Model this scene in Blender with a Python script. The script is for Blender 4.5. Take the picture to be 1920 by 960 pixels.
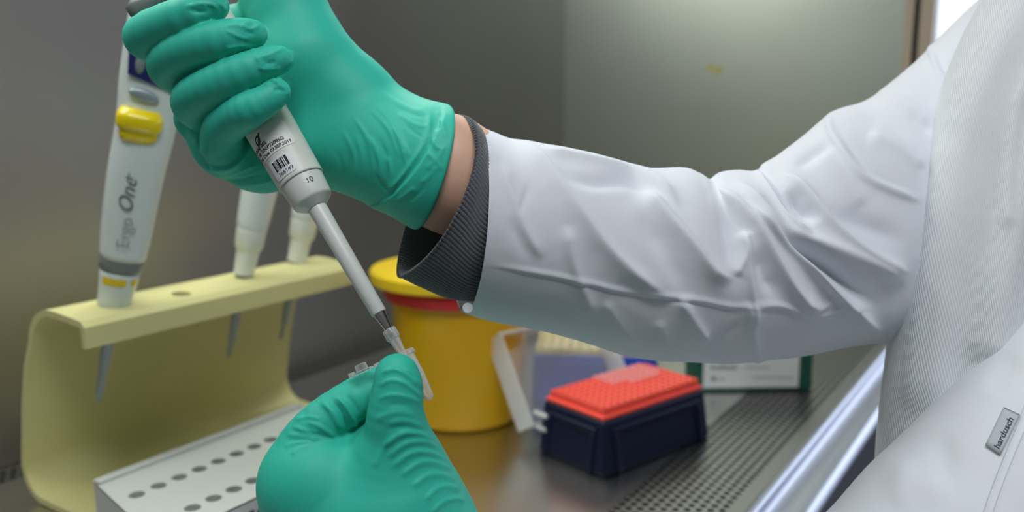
import bpy, bmesh, math, random
import numpy as np
from mathutils import Vector, Matrix
random.seed(7); rng = np.random.default_rng(7)
for o in list(bpy.data.objects): bpy.data.objects.remove(o)
S = bpy.context.scene; COL = S.collection
PI = math.pi
# ------------------------------------------------------------------ camera, exposure, world, lights
FPX = 1650.0                       # focal length in pixels of the 1920 px wide frame
PITCH = math.radians(9.83)
H = 0.310                          # camera height over the bench
CP, SP = math.cos(PITCH), math.sin(PITCH)
cam = bpy.data.cameras.new('camera'); cam.sensor_width = 36; cam.lens = FPX/1920*36
cam.clip_start = 0.02; cam.clip_end = 50
co = bpy.data.objects.new('camera', cam); COL.objects.link(co); S.camera = co
co.location = (0, 0, H); co.rotation_euler = (PI/2-PITCH, 0, 0)
cam.dof.use_dof = True; cam.dof.focus_distance = 0.425; cam.dof.aperture_fstop = 5.2; cam.dof.aperture_blades = 7
S.view_settings.view_transform = 'Standard'; S.view_settings.look = 'None'
S.view_settings.exposure = -0.12; S.view_settings.gamma = 1; S.view_settings.use_curve_mapping = False
W = bpy.data.worlds.new('world'); S.world = W; W.use_nodes = True
wn = W.node_tree.nodes; wb = wn['Background']
wb.inputs[0].default_value = (0.70, 0.70, 0.72, 1); wb.inputs[1].default_value = 0.16
E1 = Vector((0.543, 0.840, 0)); E2 = Vector((-0.840, 0.543, 0)); W0 = 0.183
def B(s, w, z=0.0):                # bench coordinates (mm): along the hood, in from the front edge, up
    return E1*(s/1000) + E2*((w/1000)+W0) + Vector((0, 0, z/1000))
def area(name, loc, target, sx, sy, power, col, spread=180):
    l = bpy.data.lights.new(name, 'AREA'); l.shape = 'RECTANGLE'; l.size = sx; l.size_y = sy
    l.energy = power; l.color = col; l.spread = math.radians(spread)
    o = bpy.data.objects.new(name, l); COL.objects.link(o); o.location = loc
    d = Vector(target)-Vector(loc); o.rotation_euler = d.to_track_quat('-Z', 'Y').to_euler(); return o
# the hood's own fluorescent tray overhead, and daylight from the room side
lt = area('hood_light', B(560, 520, 800), B(560, 521, 0), 0.20, 1.1, 8.5, (0.98, 1.0, 0.94))
lt.rotation_euler = (0, 0, math.atan2(E1.y, E1.x)-PI/2)
area('window_daylight', B(2600, -500, 1000), B(300, 0, 200), 1.0, 1.2, 11, (0.80, 0.90, 1.0))
area('room_light', Vector((0.10, -0.10, 1.20)), Vector((0.08, 0.38, 0.12)), 0.6, 0.4, 4.2, (0.95, 0.97, 1.0), 120)
# ------------------------------------------------------------------ measuring helpers (mm, depth along the view axis)
def VW(a):                         # view-aligned mm (right, down, depth) -> world metres, Nx3
    a = np.asarray(a, float)/1000
    x, y, z = a[..., 0], a[..., 1], a[..., 2]
    return np.stack([x, z*CP - y*SP, H - z*SP - y*CP], -1)
def PV(px, py, d):                 # photo measure + depth -> view-aligned mm
    return np.array([(px-960)/FPX*d, (py-480)/FPX*d, d])
def P(px, py, d): return Vector(VW(PV(px, py, d)))
# ------------------------------------------------------------------ object helpers
def tag(o, label=None, cat=None, group=None, kind=None):
    if label: o['label'] = label
    if cat: o['category'] = cat
    if group: o['group'] = group
    if kind: o['kind'] = kind
    return o
def empty(name, loc=(0, 0, 0)):
    o = bpy.data.objects.new(name, None); COL.objects.link(o); o.location = loc
    o.empty_display_size = 0.02; bpy.context.view_layer.update(); return o
def mesh(name, verts, faces, mat, parent=None, smooth=True, uv=None):
    m = bpy.data.meshes.new(name)
    m.from_pydata([tuple(v) for v in verts], [], [tuple(f) for f in faces]); m.update()
    return link(name, m, mat, parent, smooth)
def link(name, m, mat, parent=None, smooth=True, angle=None):
    o = bpy.data.objects.new(name, m); COL.objects.link(o)
    for q in (mat if isinstance(mat, (list, tuple)) else [mat]): m.materials.append(q)
    if smooth: m.polygons.foreach_set('use_smooth', [True]*len(m.polygons))
    if parent is not None:
        o.parent = parent; o.matrix_parent_inverse = Matrix.Translation(-parent.location) if parent.type == 'EMPTY' else Matrix.Identity(4)
    return o
def npmesh(name, V, F, mat, parent=None, smooth=True):
    V = np.asarray(V, np.float32); F = np.asarray(F, np.int32)
    m = bpy.data.meshes.new(name); n = F.shape[1]
    m.vertices.add(len(V)); m.vertices.foreach_set('co', V.ravel())
    m.loops.add(F.size); m.loops.foreach_set('vertex_index', F.ravel())
    m.polygons.add(len(F)); m.polygons.foreach_set('loop_start', np.arange(len(F))*n); m.polygons.foreach_set('loop_total', np.full(len(F), n))
    m.update(); m.validate(); return link(name, m, mat, parent, smooth)
def bmobj(name, bm, mat, parent=None, smooth=False):
    bmesh.ops.recalc_face_normals(bm, faces=bm.faces)
    m = bpy.data.meshes.new(name); bm.to_mesh(m); bm.free(); return link(name, m, mat, parent, smooth)
def bevel(o, w, seg=2, ang=35):
    b = o.modifiers.new('bevel', 'BEVEL'); b.width = w/1000; b.segments = seg; b.limit_method = 'ANGLE'; b.angle_limit = math.radians(ang)
    o.data.polygons.foreach_set('use_smooth', [True]*len(o.data.polygons))
    w_ = o.modifiers.new('wn', 'WEIGHTED_NORMAL'); w_.keep_sharp = True
    return o
def corner_pair(K, x, y):            # ring vertices on either side of a cell corner
    k = int(math.floor((math.atan2(y, x) % (2*PI))/(2*PI/K)-0.5)); return k % K, (k+1) % K
def prism(bm, bottom, top):
    a = [bm.verts.new(p) for p in bottom]; b = [bm.verts.new(p) for p in top]; n = len(a)
    bm.faces.new(a[::-1]); bm.faces.new(b)
    for i in range(n): bm.faces.new((a[i], a[(i+1) % n], b[(i+1) % n], b[i]))
def bbox(bm, fr, x0, x1, y0, y1, z0, z1):        # box in a frame function fr(x, y, z)
    prism(bm, [fr(x0, y0, z0), fr(x1, y0, z0), fr(x1, y1, z0), fr(x0, y1, z0)], [fr(x0, y0, z1), fr(x1, y0, z1), fr(x1, y1, z1), fr(x0, y1, z1)])
def lathe(name, prof, fr, mat, parent=None, n=64, ecc=None):   # prof: (r, t) mm ; fr(x, y, t) -> world
    V = []; F = []
    for r, t in prof:
        for k in range(n):
            a = 2*PI*k/n; V.append(fr(r*math.cos(a), r*math.sin(a)*(ecc or 1), t))
    for i in range(len(prof)-1):
        for k in range(n): F.append((i*n+k, i*n+(k+1) % n, (i+1)*n+(k+1) % n, (i+1)*n+k))
    o = mesh(name, V, F, mat, parent)
    bm = bmesh.new(); bm.from_mesh(o.data)
    bmesh.ops.remove_doubles(bm, verts=bm.verts, dist=1e-6); bmesh.ops.recalc_face_normals(bm, faces=bm.faces)
    for e in bm.edges:
        if len(e.link_faces) == 2 and e.calc_face_angle(0) > 0.6: e.smooth = False
    bm.to_mesh(o.data); bm.free(); return o
def axis_frame(base, top, facing):   # frame fr(x, y, t): t mm from base towards top, x to the right as seen, y towards the viewer
    base = Vector(base); T = (Vector(top)-base).normalized(); f = Vector(facing)-base
    Y = (f - T*f.dot(T)).normalized(); X = T.cross(Y)
    return lambda x, y, t: base + (X*x + Y*y + T*t)/1000.0
# ------------------------------------------------------------------ materials
def srgb(r, g, b):
    f = lambda c: (c/255/12.92) if c/255 <= 0.04045 else ((c/255+0.055)/1.055)**2.4
    return (f(r), f(g), f(b), 1)
def mat(name, col, rough=0.5, metal=0.0, sss=0, trans=0, alpha=1, coat=0, spec=None, bump=None, var=None, sheen=0, ior=None):
    m = bpy.data.materials.new(name); m.use_nodes = True; nt = m.node_tree; b = nt.nodes['Principled BSDF']
    b.inputs['Base Color'].default_value = col; b.inputs['Roughness'].default_value = rough; b.inputs['Metallic'].default_value = metal
    b.inputs['Transmission Weight'].default_value = trans; b.inputs['Alpha'].default_value = alpha; b.inputs['Coat Weight'].default_value = coat
    if spec is not None: b.inputs['Specular IOR Level'].default_value = spec
    if ior: b.inputs['IOR'].default_value = ior
    if sheen: b.inputs['Sheen Weight'].default_value = sheen
    if sss:
        b.inputs['Subsurface Weight'].default_value = sss; b.inputs['Subsurface Scale'].default_value = 0.004
        b.inputs['Subsurface Radius'].default_value = (1.0, 0.6, 0.4)
    tc = nt.nodes.new('ShaderNodeTexCoord')
    if var:                                      # (scale, amount) mild tonal variation of the material itself
        n = nt.nodes.new('ShaderNodeTexNoise'); n.inputs['Scale'].default_value = var[0]; n.inputs['Detail'].default_value = 4
        nt.links.new(tc.outputs['Object'], n.inputs['Vector'])
        mx = nt.nodes.new('ShaderNodeMix'); mx.data_type = 'RGBA'; mx.inputs[6].default_value = tuple(c*(1-var[1]) for c in col[:3])+(1,); mx.inputs[7].default_value = tuple(min(1, c*(1+var[1])) for c in col[:3])+(1,)
        nt.links.new(n.outputs['Fac'], mx.inputs[0]); nt.links.new(mx.outputs[2], b.inputs['Base Color'])
    if bump:                                     # (scale, strength, distance mm, stretch xyz)
        mp = nt.nodes.new('ShaderNodeMapping'); mp.inputs['Scale'].default_value = bump[3] if len(bump) > 3 else (1, 1, 1)
        if len(bump) > 4: mp.inputs['Rotation'].default_value = bump[4]
        n = nt.nodes.new('ShaderNodeTexNoise'); n.inputs['Scale'].default_value = bump[0]; n.inputs['Detail'].default_value = 5
        nt.links.new(tc.outputs['Object'], mp.inputs[0]); nt.links.new(mp.outputs[0], n.inputs['Vector'])
        bp = nt.nodes.new('ShaderNodeBump'); bp.inputs['Strength'].default_value = bump[1]; bp.inputs['Distance'].default_value = bump[2]/1000
        nt.links.new(n.outputs['Fac'], bp.inputs['Height']); nt.links.new(bp.outputs[0], b.inputs['Normal'])
    return m
M = {}
M['glove'] = mat('green_nitrile', (0.030, 0.50, 0.37, 1), 0.56, sss=0.10, spec=0.35, bump=(900, 0.12, 0.3))
M['skin'] = mat('skin', srgb(222, 180, 156), 0.5, sss=0.3, bump=(600, 0.25, 0.4), var=(60, 0.12))
M['grip'] = mat('grey_green_plastic', srgb(208, 214, 204), 0.42, sss=0.05, var=(20, 0.03))
M['grip2'] = mat('pale_grey_plastic', srgb(212, 217, 212), 0.36, sss=0.05)
M['label'] = mat('label_paper', srgb(226, 228, 222), 0.5)
M['label_white'] = mat('barcode_label_paper', srgb(226, 230, 232), 0.45)
M['ink'] = mat('black_ink', (0.012, 0.013, 0.016, 1), 0.6)
M['ink_grey'] = mat('grey_ink', srgb(120, 132, 128), 0.6)
M['ink_dark'] = mat('dark_grey_ink', srgb(78, 92, 88), 0.6)
M['ink_navy'] = mat('navy_ink', srgb(26, 34, 66), 0.7)
M['chrome'] = mat('polished_steel', (0.62, 0.60, 0.58, 1), 0.18, 1)
M['clear'] = mat('clear_frosted_plastic', (0.82, 0.87, 0.87, 1), 0.14, spec=0.8)
def edge_dense(m, lo, hi):          # thin clear plastic: see-through face on, denser where the wall is seen edge on
    nt = m.node_tree; lw = nt.nodes.new('ShaderNodeLayerWeight'); lw.inputs['Blend'].default_value = 0.45
    mr = nt.nodes.new('ShaderNodeMapRange'); mr.inputs['To Min'].default_value = lo; mr.inputs['To Max'].default_value = hi
    nt.links.new(lw.outputs['Facing'], mr.inputs['Value']); nt.links.new(mr.outputs[0], nt.nodes['Principled BSDF'].inputs['Alpha'])
edge_dense(M['clear'], 0.10, 0.72)
M['frost'] = mat('frosted_lid_plastic', (0.80, 0.83, 0.84, 1), 0.30, trans=0.0, alpha=0.14)
M['frost_dense'] = mat('frosted_lid_wall_plastic', (0.86, 0.88, 0.87, 1), 0.35, alpha=0.5)
M['rack'] = mat('pale_yellow_acrylic', srgb(206, 202, 142), 0.36, sss=0.05, var=(12, 0.03))
M['block'] = mat('white_rack_plastic', srgb(190, 196, 190), 0.45, var=(30, 0.02))
M['hole'] = mat('rack_hole_interior', srgb(120, 120, 100), 0.8)
M['pip'] = mat('white_pipette_plastic', srgb(205, 216, 212), 0.32, sss=0.04)
M['pipdark'] = mat('shaft_grey_plastic', srgb(160, 170, 172), 0.4)
M['band'] = mat('grey_band_plastic', srgb(112, 120, 118), 0.4)
M['yellow'] = mat('yellow_button_plastic', (0.80, 0.62, 0.0, 1), 0.3, coat=0.3)
M['yband'] = mat('yellow_stripe', (0.72, 0.52, 0.01, 1), 0.4)
M['screen'] = mat('dark_blue_display', srgb(20, 36, 96), 0.15, coat=0.5)
M['silver'] = mat('silver_button', srgb(150, 165, 172), 0.3, metal=0.3)
M['dgrey'] = mat('dark_grey_plastic', srgb(104, 110, 107), 0.4)
M['bucket'] = mat('yellow_bucket_plastic', (0.66, 0.38, 0.0, 1), 0.38, sss=0.05, coat=0.05)
M['bucket_lid'] = mat('yellow_lid_plastic', (0.80, 0.56, 0.015, 1), 0.35)
M['red'] = mat('red_rim_plastic', (0.55, 0.015, 0.02, 1), 0.38)
M['navy'] = mat('navy_plastic', (0.004, 0.008, 0.030, 1), 0.42, spec=0.25)
M['coral'] = mat('coral_red_plastic', (0.88, 0.085, 0.055, 1), 0.45, sss=0.05)
M['coral_dark'] = mat('coral_hole_interior', (0.45, 0.03, 0.025, 1), 0.6)
M['tips'] = mat('pale_pink_tips', (0.85, 0.42, 0.40, 1), 0.4)
M['blue'] = mat('blue_box_plastic', (0.0, 0.055, 0.42, 1), 0.4)
M['cream'] = mat('cream_tray_plastic', (0.72, 0.62, 0.30, 1), 0.45)
M['green'] = mat('dark_green_card', (0.0, 0.075, 0.045, 1), 0.5)
M['paper'] = mat('white_label_paper', srgb(205, 212, 212), 0.55)
M['white'] = mat('white_paint', srgb(215, 215, 212), 0.6)
M['beige'] = mat('beige_post_paint', srgb(178, 164, 146), 0.5)
M['gap'] = mat('gap_black', (0.02, 0.018, 0.014, 1), 0.6)  # shade of the gap between the posts put into the colour; also cabinet_bottom
M['floor'] = mat('grey_vinyl', srgb(78, 78, 84), 0.5, var=(6, 0.1))
M['wallroom'] = mat('room_paint', srgb(170, 170, 165), 0.8)
M['steel_wall'] = mat('brushed_steel_wall', (0.35, 0.342, 0.33, 1), 0.42, 1, var=(3, 0.10), bump=(3, 0.25, 3))
M['steel_side'] = mat('satin_steel_side', (0.47, 0.515, 0.455, 1), 0.40, 1, var=(3, 0.06), bump=(4, 0.3, 3))
M['bench'] = mat('polished_bench_steel', (0.56, 0.55, 0.53, 1), 0.27, 1, bump=(300, 0.05, 0.2))
M['perf'] = mat('perforated_steel', (0.265, 0.262, 0.255, 1), 0.36, 1)
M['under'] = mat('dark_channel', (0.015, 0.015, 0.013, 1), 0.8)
M['sill'] = mat('sill_steel', (0.40, 0.42, 0.50, 1), 0.38, 1)
M['lining'] = mat('black_lining', (0.008, 0.008, 0.009, 1), 0.9)
def cloth(name, col, pitch, strength, uv=False):
    m = mat(name, col, 0.85, sheen=0.15); nt = m.node_tree; b = nt.nodes['Principled BSDF']
    tc = nt.nodes.new('ShaderNodeTexCoord'); w = nt.nodes.new('ShaderNodeTexWave'); w.wave_type = 'BANDS'; w.bands_direction = 'X'
    mp = nt.nodes.new('ShaderNodeMapping'); mp.inputs['Rotation'].default_value = (0, 0, math.radians(9)) if uv else (0, math.radians(9), math.radians(-12))
    w.inputs['Scale'].default_value = (0.314/pitch if uv else 314.0/pitch); w.inputs['Distortion'].default_value = 0.0; w.inputs['Detail Scale'].default_value = 2
    nt.links.new(tc.outputs['UV' if uv else 'Object'], mp.inputs[0]); nt.links.new(mp.outputs[0], w.inputs['Vector'])
    n = nt.nodes.new('ShaderNodeTexNoise'); n.inputs['Scale'].default_value = 26; n.inputs['Detail'].default_value = 3
    nt.links.new(tc.outputs['Object'], n.inputs['Vector'])
    b1 = nt.nodes.new('ShaderNodeBump'); b1.inputs['Strength'].default_value = 0.35; b1.inputs['Distance'].default_value = 0.004
    b2 = nt.nodes.new('ShaderNodeBump'); b2.inputs['Strength'].default_value = strength; b2.inputs['Distance'].default_value = 0.0004
    nt.links.new(n.outputs['Fac'], b1.inputs['Height']); nt.links.new(b1.outputs[0], b2.inputs['Normal'])
    nt.links.new(w.outputs['Fac'], b2.inputs['Height']); nt.links.new(b2.outputs[0], b.inputs['Normal'])
    return m
M['coat'] = cloth('white_twill', (0.68, 0.72, 0.75, 1), 1.2, 0.55, True)
M['coat_plain'] = cloth('white_cotton', (0.67, 0.71, 0.76, 1), 0.7, 0.08)
M['wool'] = mat('charcoal_wool', (0.10, 0.107, 0.12, 1), 0.95, sheen=0.4, bump=(1500, 0.6, 0.6), var=(900, 0.3))
# ------------------------------------------------------------------ text laid on a surface
def text_shape(txt, size, shear=0, bold=0.0, align='LEFT', outline=False):
    c = bpy.data.curves.new('t', 'FONT'); c.body = txt; c.size = size; c.shear = shear; c.align_x = align; c.offset = bold
    c.resolution_u = 3; o = bpy.data.objects.new('t', c); COL.objects.link(o)
    dg = bpy.context.evaluated_depsgraph_get(); me = bpy.data.meshes.new_from_object(o.evaluated_get(dg))
    bm = bmesh.new(); bm.from_mesh(me); bmesh.ops.triangulate(bm, faces=bm.faces)
    for _ in range(1):
        bmesh.ops.subdivide_edges(bm, edges=[e for e in bm.edges if e.calc_length() > size*0.35], cuts=1)
        bmesh.ops.triangulate(bm, faces=bm.faces)
    V = [v.co.copy() for v in bm.verts]; bm.verts.index_update(); F = [[v.index for v in f.verts] for f in bm.faces]; bm.free()
    bpy.data.objects.remove(o); bpy.data.curves.remove(c); bpy.data.meshes.remove(me); return V, F
def text_on(name, items, mapf, mt, parent):   # items: (txt, x, y, size, shear, bold)
    V = []; F = []
    for (t, x, y, sz, sh, bo) in items:
        v, f = text_shape(t, sz, sh, bo); k = len(V)
        V += [mapf(p.x+x, p.y+y) for p in v]; F += [[i+k for i in q] for q in f]
    return mesh(name, V, F, mt, parent, smooth=False)
# ------------------------------------------------------------------ implicit surfaces
def smin(a, b, k):
    if k <= 0: return np.minimum(a, b)
    h = np.maximum(k-np.abs(a-b), 0)/k
    return np.minimum(a, b) - h*h*k*0.25
def rcone(p, a, b, ra, rb):
    ba = b-a; L2 = float(ba@ba); pa = p-a
    if L2 < 1e-9: return np.linalg.norm(pa, axis=-1)-max(ra, rb)
    h = np.clip((pa@ba)/L2, 0, 1)
    h = h*h*(3-2*h)*0.0 + h
    q = pa - h[..., None]*ba
    return np.sqrt((q*q).sum(-1)) - (ra+(rb-ra)*h)
def chain(pts):                     # (px, py, depth, radius px) -> list of (centre mm, radius mm)
    return [(PV(x, y, d), r*d/FPX) for x, y, d, r in pts]
def chain_sdf(p, ch, k):
    d = None
    for (a, ra), (b, rb) in zip(ch[:-1], ch[1:]):
        e = rcone(p, a, b, ra, rb); d = e if d is None else smin(d, e, k)
    return d
def polygonise(f, lo, hi, step, iters=3):
    lo = np.array(lo, float); n = np.ceil((np.array(hi)-lo)/step).astype(int)+1
    q = 4; nc = -(-n//q)+1
    ax = [lo[i]+np.arange(nc[i])*step*q for i in range(3)]
    C = np.stack(np.meshgrid(*ax, indexing='ij'), -1)
    fc = f(C.reshape(-1, 3)).reshape(nc)
    near = np.abs(fc) < step*q*1.9
    n = (nc-1)*q+1
    G = np.repeat(np.repeat(np.repeat(fc, q, 0), q, 1), q, 2)[q//2:, q//2:, q//2:][:n[0], :n[1], :n[2]].astype(np.float32)
    Gm = np.repeat(np.repeat(np.repeat(near, q, 0), q, 1), q, 2)[q//2:, q//2:, q//2:][:n[0], :n[1], :n[2]]
    n = np.array(G.shape)
    idx = np.argwhere(Gm); vals = np.empty(len(idx), np.float32)
    for i in range(0, len(idx), 400000): vals[i:i+400000] = f(lo+idx[i:i+400000]*step)
    G[Gm] = vals
    s = G < 0
    c = np.zeros(n-1, np.int8)
    for dx in (0, 1):
        for dy in (0, 1):
            for dz in (0, 1): c += s[dx:n[0]-1+dx, dy:n[1]-1+dy, dz:n[2]-1+dz]
    cells = np.argwhere((c > 0) & (c < 8)); vid = np.full(n-1, -1, np.int64); vid[tuple(cells.T)] = np.arange(len(cells))
    acc = np.zeros((len(cells), 3)); cnt = np.zeros(len(cells))
    cor = [(x, y, z) for x in (0, 1) for y in (0, 1) for z in (0, 1)]
    for i, a in enumerate(cor):
        for b in cor[i+1:]:
            if sum(abs(u-v) for u, v in zip(a, b)) != 1: continue
            va = G[tuple((cells+a).T)]; vb = G[tuple((cells+b).T)]; m = (va < 0) != (vb < 0)
            t = np.where(m, va/np.where(m, va-vb, 1), 0)
            acc += (np.array(a)+t[:, None]*(np.array(b)-np.array(a)))*m[:, None]; cnt += m
    V = lo + (cells+acc/cnt[:, None])*step
    F = []
    for axn in range(3):
        o1, o2 = [(1, 2), (2, 0), (0, 1)][axn]
        sl0 = [slice(None)]*3; sl1 = [slice(None)]*3; sl0[axn] = slice(0, n[axn]-1); sl1[axn] = slice(1, n[axn])
        a = s[tuple(sl0)]; b = s[tuple(sl1)]
        e = np.argwhere(a != b); sg = a[tuple(e.T)]
        ok = (e[:, o1] > 0) & (e[:, o2] > 0) & (e[:, o1] < n[o1]-1) & (e[:, o2] < n[o2]-1); e = e[ok]; sg = sg[ok]
        d1 = np.zeros(3, int); d1[o1] = 1; d2 = np.zeros(3, int); d2[o2] = 1
        q0 = vid[tuple((e-d1-d2).T)]; q1 = vid[tuple((e-d2).T)]; q2 = vid[tuple(e.T)]; q3 = vid[tuple((e-d1).T)]
        Q = np.stack([q0, q1, q2, q3], 1); Q[~sg] = Q[~sg][:, ::-1]; F.append(Q[(Q >= 0).all(1)])
    F = np.concatenate(F)
    for _ in range(iters):
        v = f(V); g = grad(f, V, step*0.25); V = V - (v/np.maximum((g*g).sum(1), 0.2))[:, None]*g*0.9
    return V, F
def grad(f, V, h):
    g = np.empty_like(V)
    for i in range(3):
        e = np.zeros(3); e[i] = h; g[:, i] = (f(V+e)-f(V-e))/(2*h)
    return g
def facets_out(V, F):              # view space is left-handed against world: flip once
    return F[:, ::-1]
# distance from points to a polyline measured in the photo plane: returns (dist, signed side, arc 0..1)
def poly_d(uv, pts):
    pts = np.array(pts, float); best = np.full(len(uv), 1e9); sd = np.zeros(len(uv)); arc = np.zeros(len(uv))
    L = np.concatenate([[0], np.cumsum(np.linalg.norm(np.diff(pts, axis=0), axis=1))])
    for i in range(len(pts)-1):
        a, b = pts[i], pts[i+1]; ba = b-a; l2 = ba@ba
        h = np.clip(((uv-a)@ba)/l2, 0, 1); q = uv-a-h[:, None]*ba; d = np.hypot(q[:, 0], q[:, 1])
        s = np.sign(ba[0]*(uv-a)[:, 1]-ba[1]*(uv-a)[:, 0]); m = d < best
        best[m] = d[m]; sd[m] = s[m]; arc[m] = (L[i]+h[m]*math.sqrt(l2))/L[-1]
    return best, sd, arc
def smooth_poly(pts, n=6):
    pts = [np.array(p, float) for p in pts]
    if len(pts) < 3: return pts
    q = [2*pts[0]-pts[1]]+pts+[2*pts[-1]-pts[-2]]; out = []
    for i in range(1, len(q)-2):
        for k in range(n):
            t = k/n; out.append(0.5*((2*q[i])+(-q[i-1]+q[i+1])*t+(2*q[i-1]-5*q[i]+4*q[i+1]-q[i+2])*t*t+(-q[i-1]+3*q[i]-3*q[i+1]+q[i+2])*t**3))
    return out+[pts[-1]]
def folds(uv, lst, taper=0.18, crisp=False):    # lst: (pts, height mm, width px one side, width px other side)
    d = np.zeros(len(uv))
    for it in lst:
        pts, a, w1 = it[0], it[1], it[2]; w2 = it[3] if len(it) > 3 else w1
        pts = smooth_poly(pts); A = np.array(pts); m = max(w1, w2)*3.2
        sel = np.where((uv[:, 0] > A[:, 0].min()-m) & (uv[:, 0] < A[:, 0].max()+m) & (uv[:, 1] > A[:, 1].min()-m) & (uv[:, 1] < A[:, 1].max()+m))[0]
        if not len(sel): continue
        D, sd, arc = poly_d(uv[sel], pts); w = np.where(sd > 0, w2, w1)
        tp = np.clip(np.minimum(arc, 1-arc)/(taper if a > 0 else max(taper, 0.38)), 0, 1); tp = tp*tp*(3-2*tp)
        prof = np.exp(-(np.sqrt(D*D+(0.28*w)**2)-0.28*w)/(0.62*w)) if (crisp and a > 0 and m > 27) else np.exp(-(D/w)**2)
        d[sel] += a*prof*tp
    return d
def plane_uv(V): return np.stack([960+FPX*V[:, 0]/V[:, 2], 480+FPX*V[:, 1]/V[:, 2]], 1)
def vnormals(V, F):
    n = np.zeros_like(V); a = V[F[:, 0]]; c = V[F[:, 2]]; b = V[F[:, 1]]; d = V[F[:, 3]]
    fn = np.cross(c-a, d-b)
    for i in range(4): np.add.at(n, F[:, i], fn)
    return n/np.maximum(np.linalg.norm(n, axis=1), 1e-12)[:, None]
def relax(V, F, it=1, lam=0.5):
    for _ in range(it):
        acc = np.zeros_like(V); cnt = np.zeros(len(V))
        for i in range(4):
            np.add.at(acc, F[:, i], V[F[:, (i+1) % 4]]); np.add.at(cnt, F[:, i], 1)
            np.add.at(acc, F[:, i], V[F[:, (i+3) % 4]]); np.add.at(cnt, F[:, i], 1)
        V = V+lam*(acc/np.maximum(cnt, 1)[:, None]-V)
    return V
#@@STRUCTURE
# ================================================================== THE SETTING
def slab(name, pts, d, mt, parent=None):     # polygon pts extruded by vector d
    bm = bmesh.new(); prism(bm, pts, [Vector(p)+Vector(d) for p in pts]); o = bmobj(name, bm, mt, parent); return o
ZR = -750
fl = slab('floor', [Vector((-3, -2, ZR/1000)), Vector((4, -2, ZR/1000)), Vector((4, 5, ZR/1000)), Vector((-3, 5, ZR/1000))], (0, 0, -0.05), M['floor']); tag(fl, kind='structure')
wb_ = slab('wall_back', [B(-500, 575, -40), B(1338, 575, -40), B(1338, 575, 900), B(-500, 575, 900)], E2*0.01, M['steel_wall']); tag(wb_, kind='structure')
ws_ = slab('wall_side', [B(1338, 575, -40), B(1338, 40, -40), B(1338, 40, 900), B(1338, 575, 900)], E1*0.01, M['steel_side']); tag(ws_, kind='structure')
# posts at the front corner of the hood; gap shade painted as near-black slab
for nm, w0, w1, s0, mt in (('trim_1', 40, 29, 1336, 'beige'), ('trim_2', 29, 21, 1345, 'gap'), ('trim_3', 21, 3.5, 1336, 'beige')):
    bm = bmesh.new(); bbox(bm, B, s0, 1375, w1, w0, -40, 900); o = bmobj(nm, bm, M[mt]); tag(o, kind='structure')
stm = mat('dried_yellow_splash', (0.42, 0.40, 0.12, 1), 0.6, alpha=0.75); V = []; K = 26      # dried splash on the side wall
for k in range(K): a = 2*PI*k/K; rr = 10+4*math.sin(2*a+0.6)+2.5*math.sin(3*a)+1.5*math.sin(7*a); V.append(B(1337.6, 308+rr*math.cos(a), 362+rr*0.75*math.sin(a)))
mesh('splash_stain', V, [tuple(range(K))], stm, ws_, smooth=False)
# room wall with the bright window
rw = slab('wall_room', [B(3600, -4000, ZR), B(3600, 1500, ZR), B(3600, 1500, 1900), B(3600, -4000, 1900)], E1*0.1, M['wallroom']); tag(rw, kind='structure')
wm = bpy.data.materials.new('daylit_window'); wm.use_nodes = True; nt = wm.node_tree
em = nt.nodes.new('ShaderNodeEmission'); nz = nt.nodes.new('ShaderNodeTexNoise'); nz.inputs['Scale'].default_value = 4; nz.inputs['Detail'].default_value = 6
cr = nt.nodes.new('ShaderNodeValToRGB'); cr.color_ramp.elements[0].position = 0.38; cr.color_ramp.elements[0].color = (0.35, 0.45, 0.85, 1); cr.color_ramp.elements[1].position = 0.55; cr.color_ramp.elements[1].color = (0.9, 0.95, 1, 1)
tc = nt.nodes.new('ShaderNodeTexCoord'); nt.links.new(tc.outputs['Object'], nz.inputs['Vector']); nt.links.new(nz.outputs['Fac'], cr.inputs[0]); nt.links.new(cr.outputs[0], em.inputs[0]); em.inputs[1].default_value = 1.5
nt.links.new(em.outputs[0], nt.nodes['Material Output'].inputs[0])
win = empty('window_1', B(3595, -1000, 200)); tag(win, kind='structure')
bm = bmesh.new(); bbox(bm, B, 3580, 3595, -2500, 480, -200, 1700); o = bmobj('window_pane', bm, wm, win)
bm = bmesh.new()
for a in ((3560, 3598, -2540, 520, -250, -200), (3560, 3598, -2540, 520, 1700, 1750), (3560, 3598, -2540, -2500, -200, 1700), (3560, 3598, 480, 520, -200, 1700), (3560, 3598, -1030, -990, -200, 1700)): bbox(bm, B, *a)
bmobj('window_frame', bm, M['white'], win)
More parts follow.
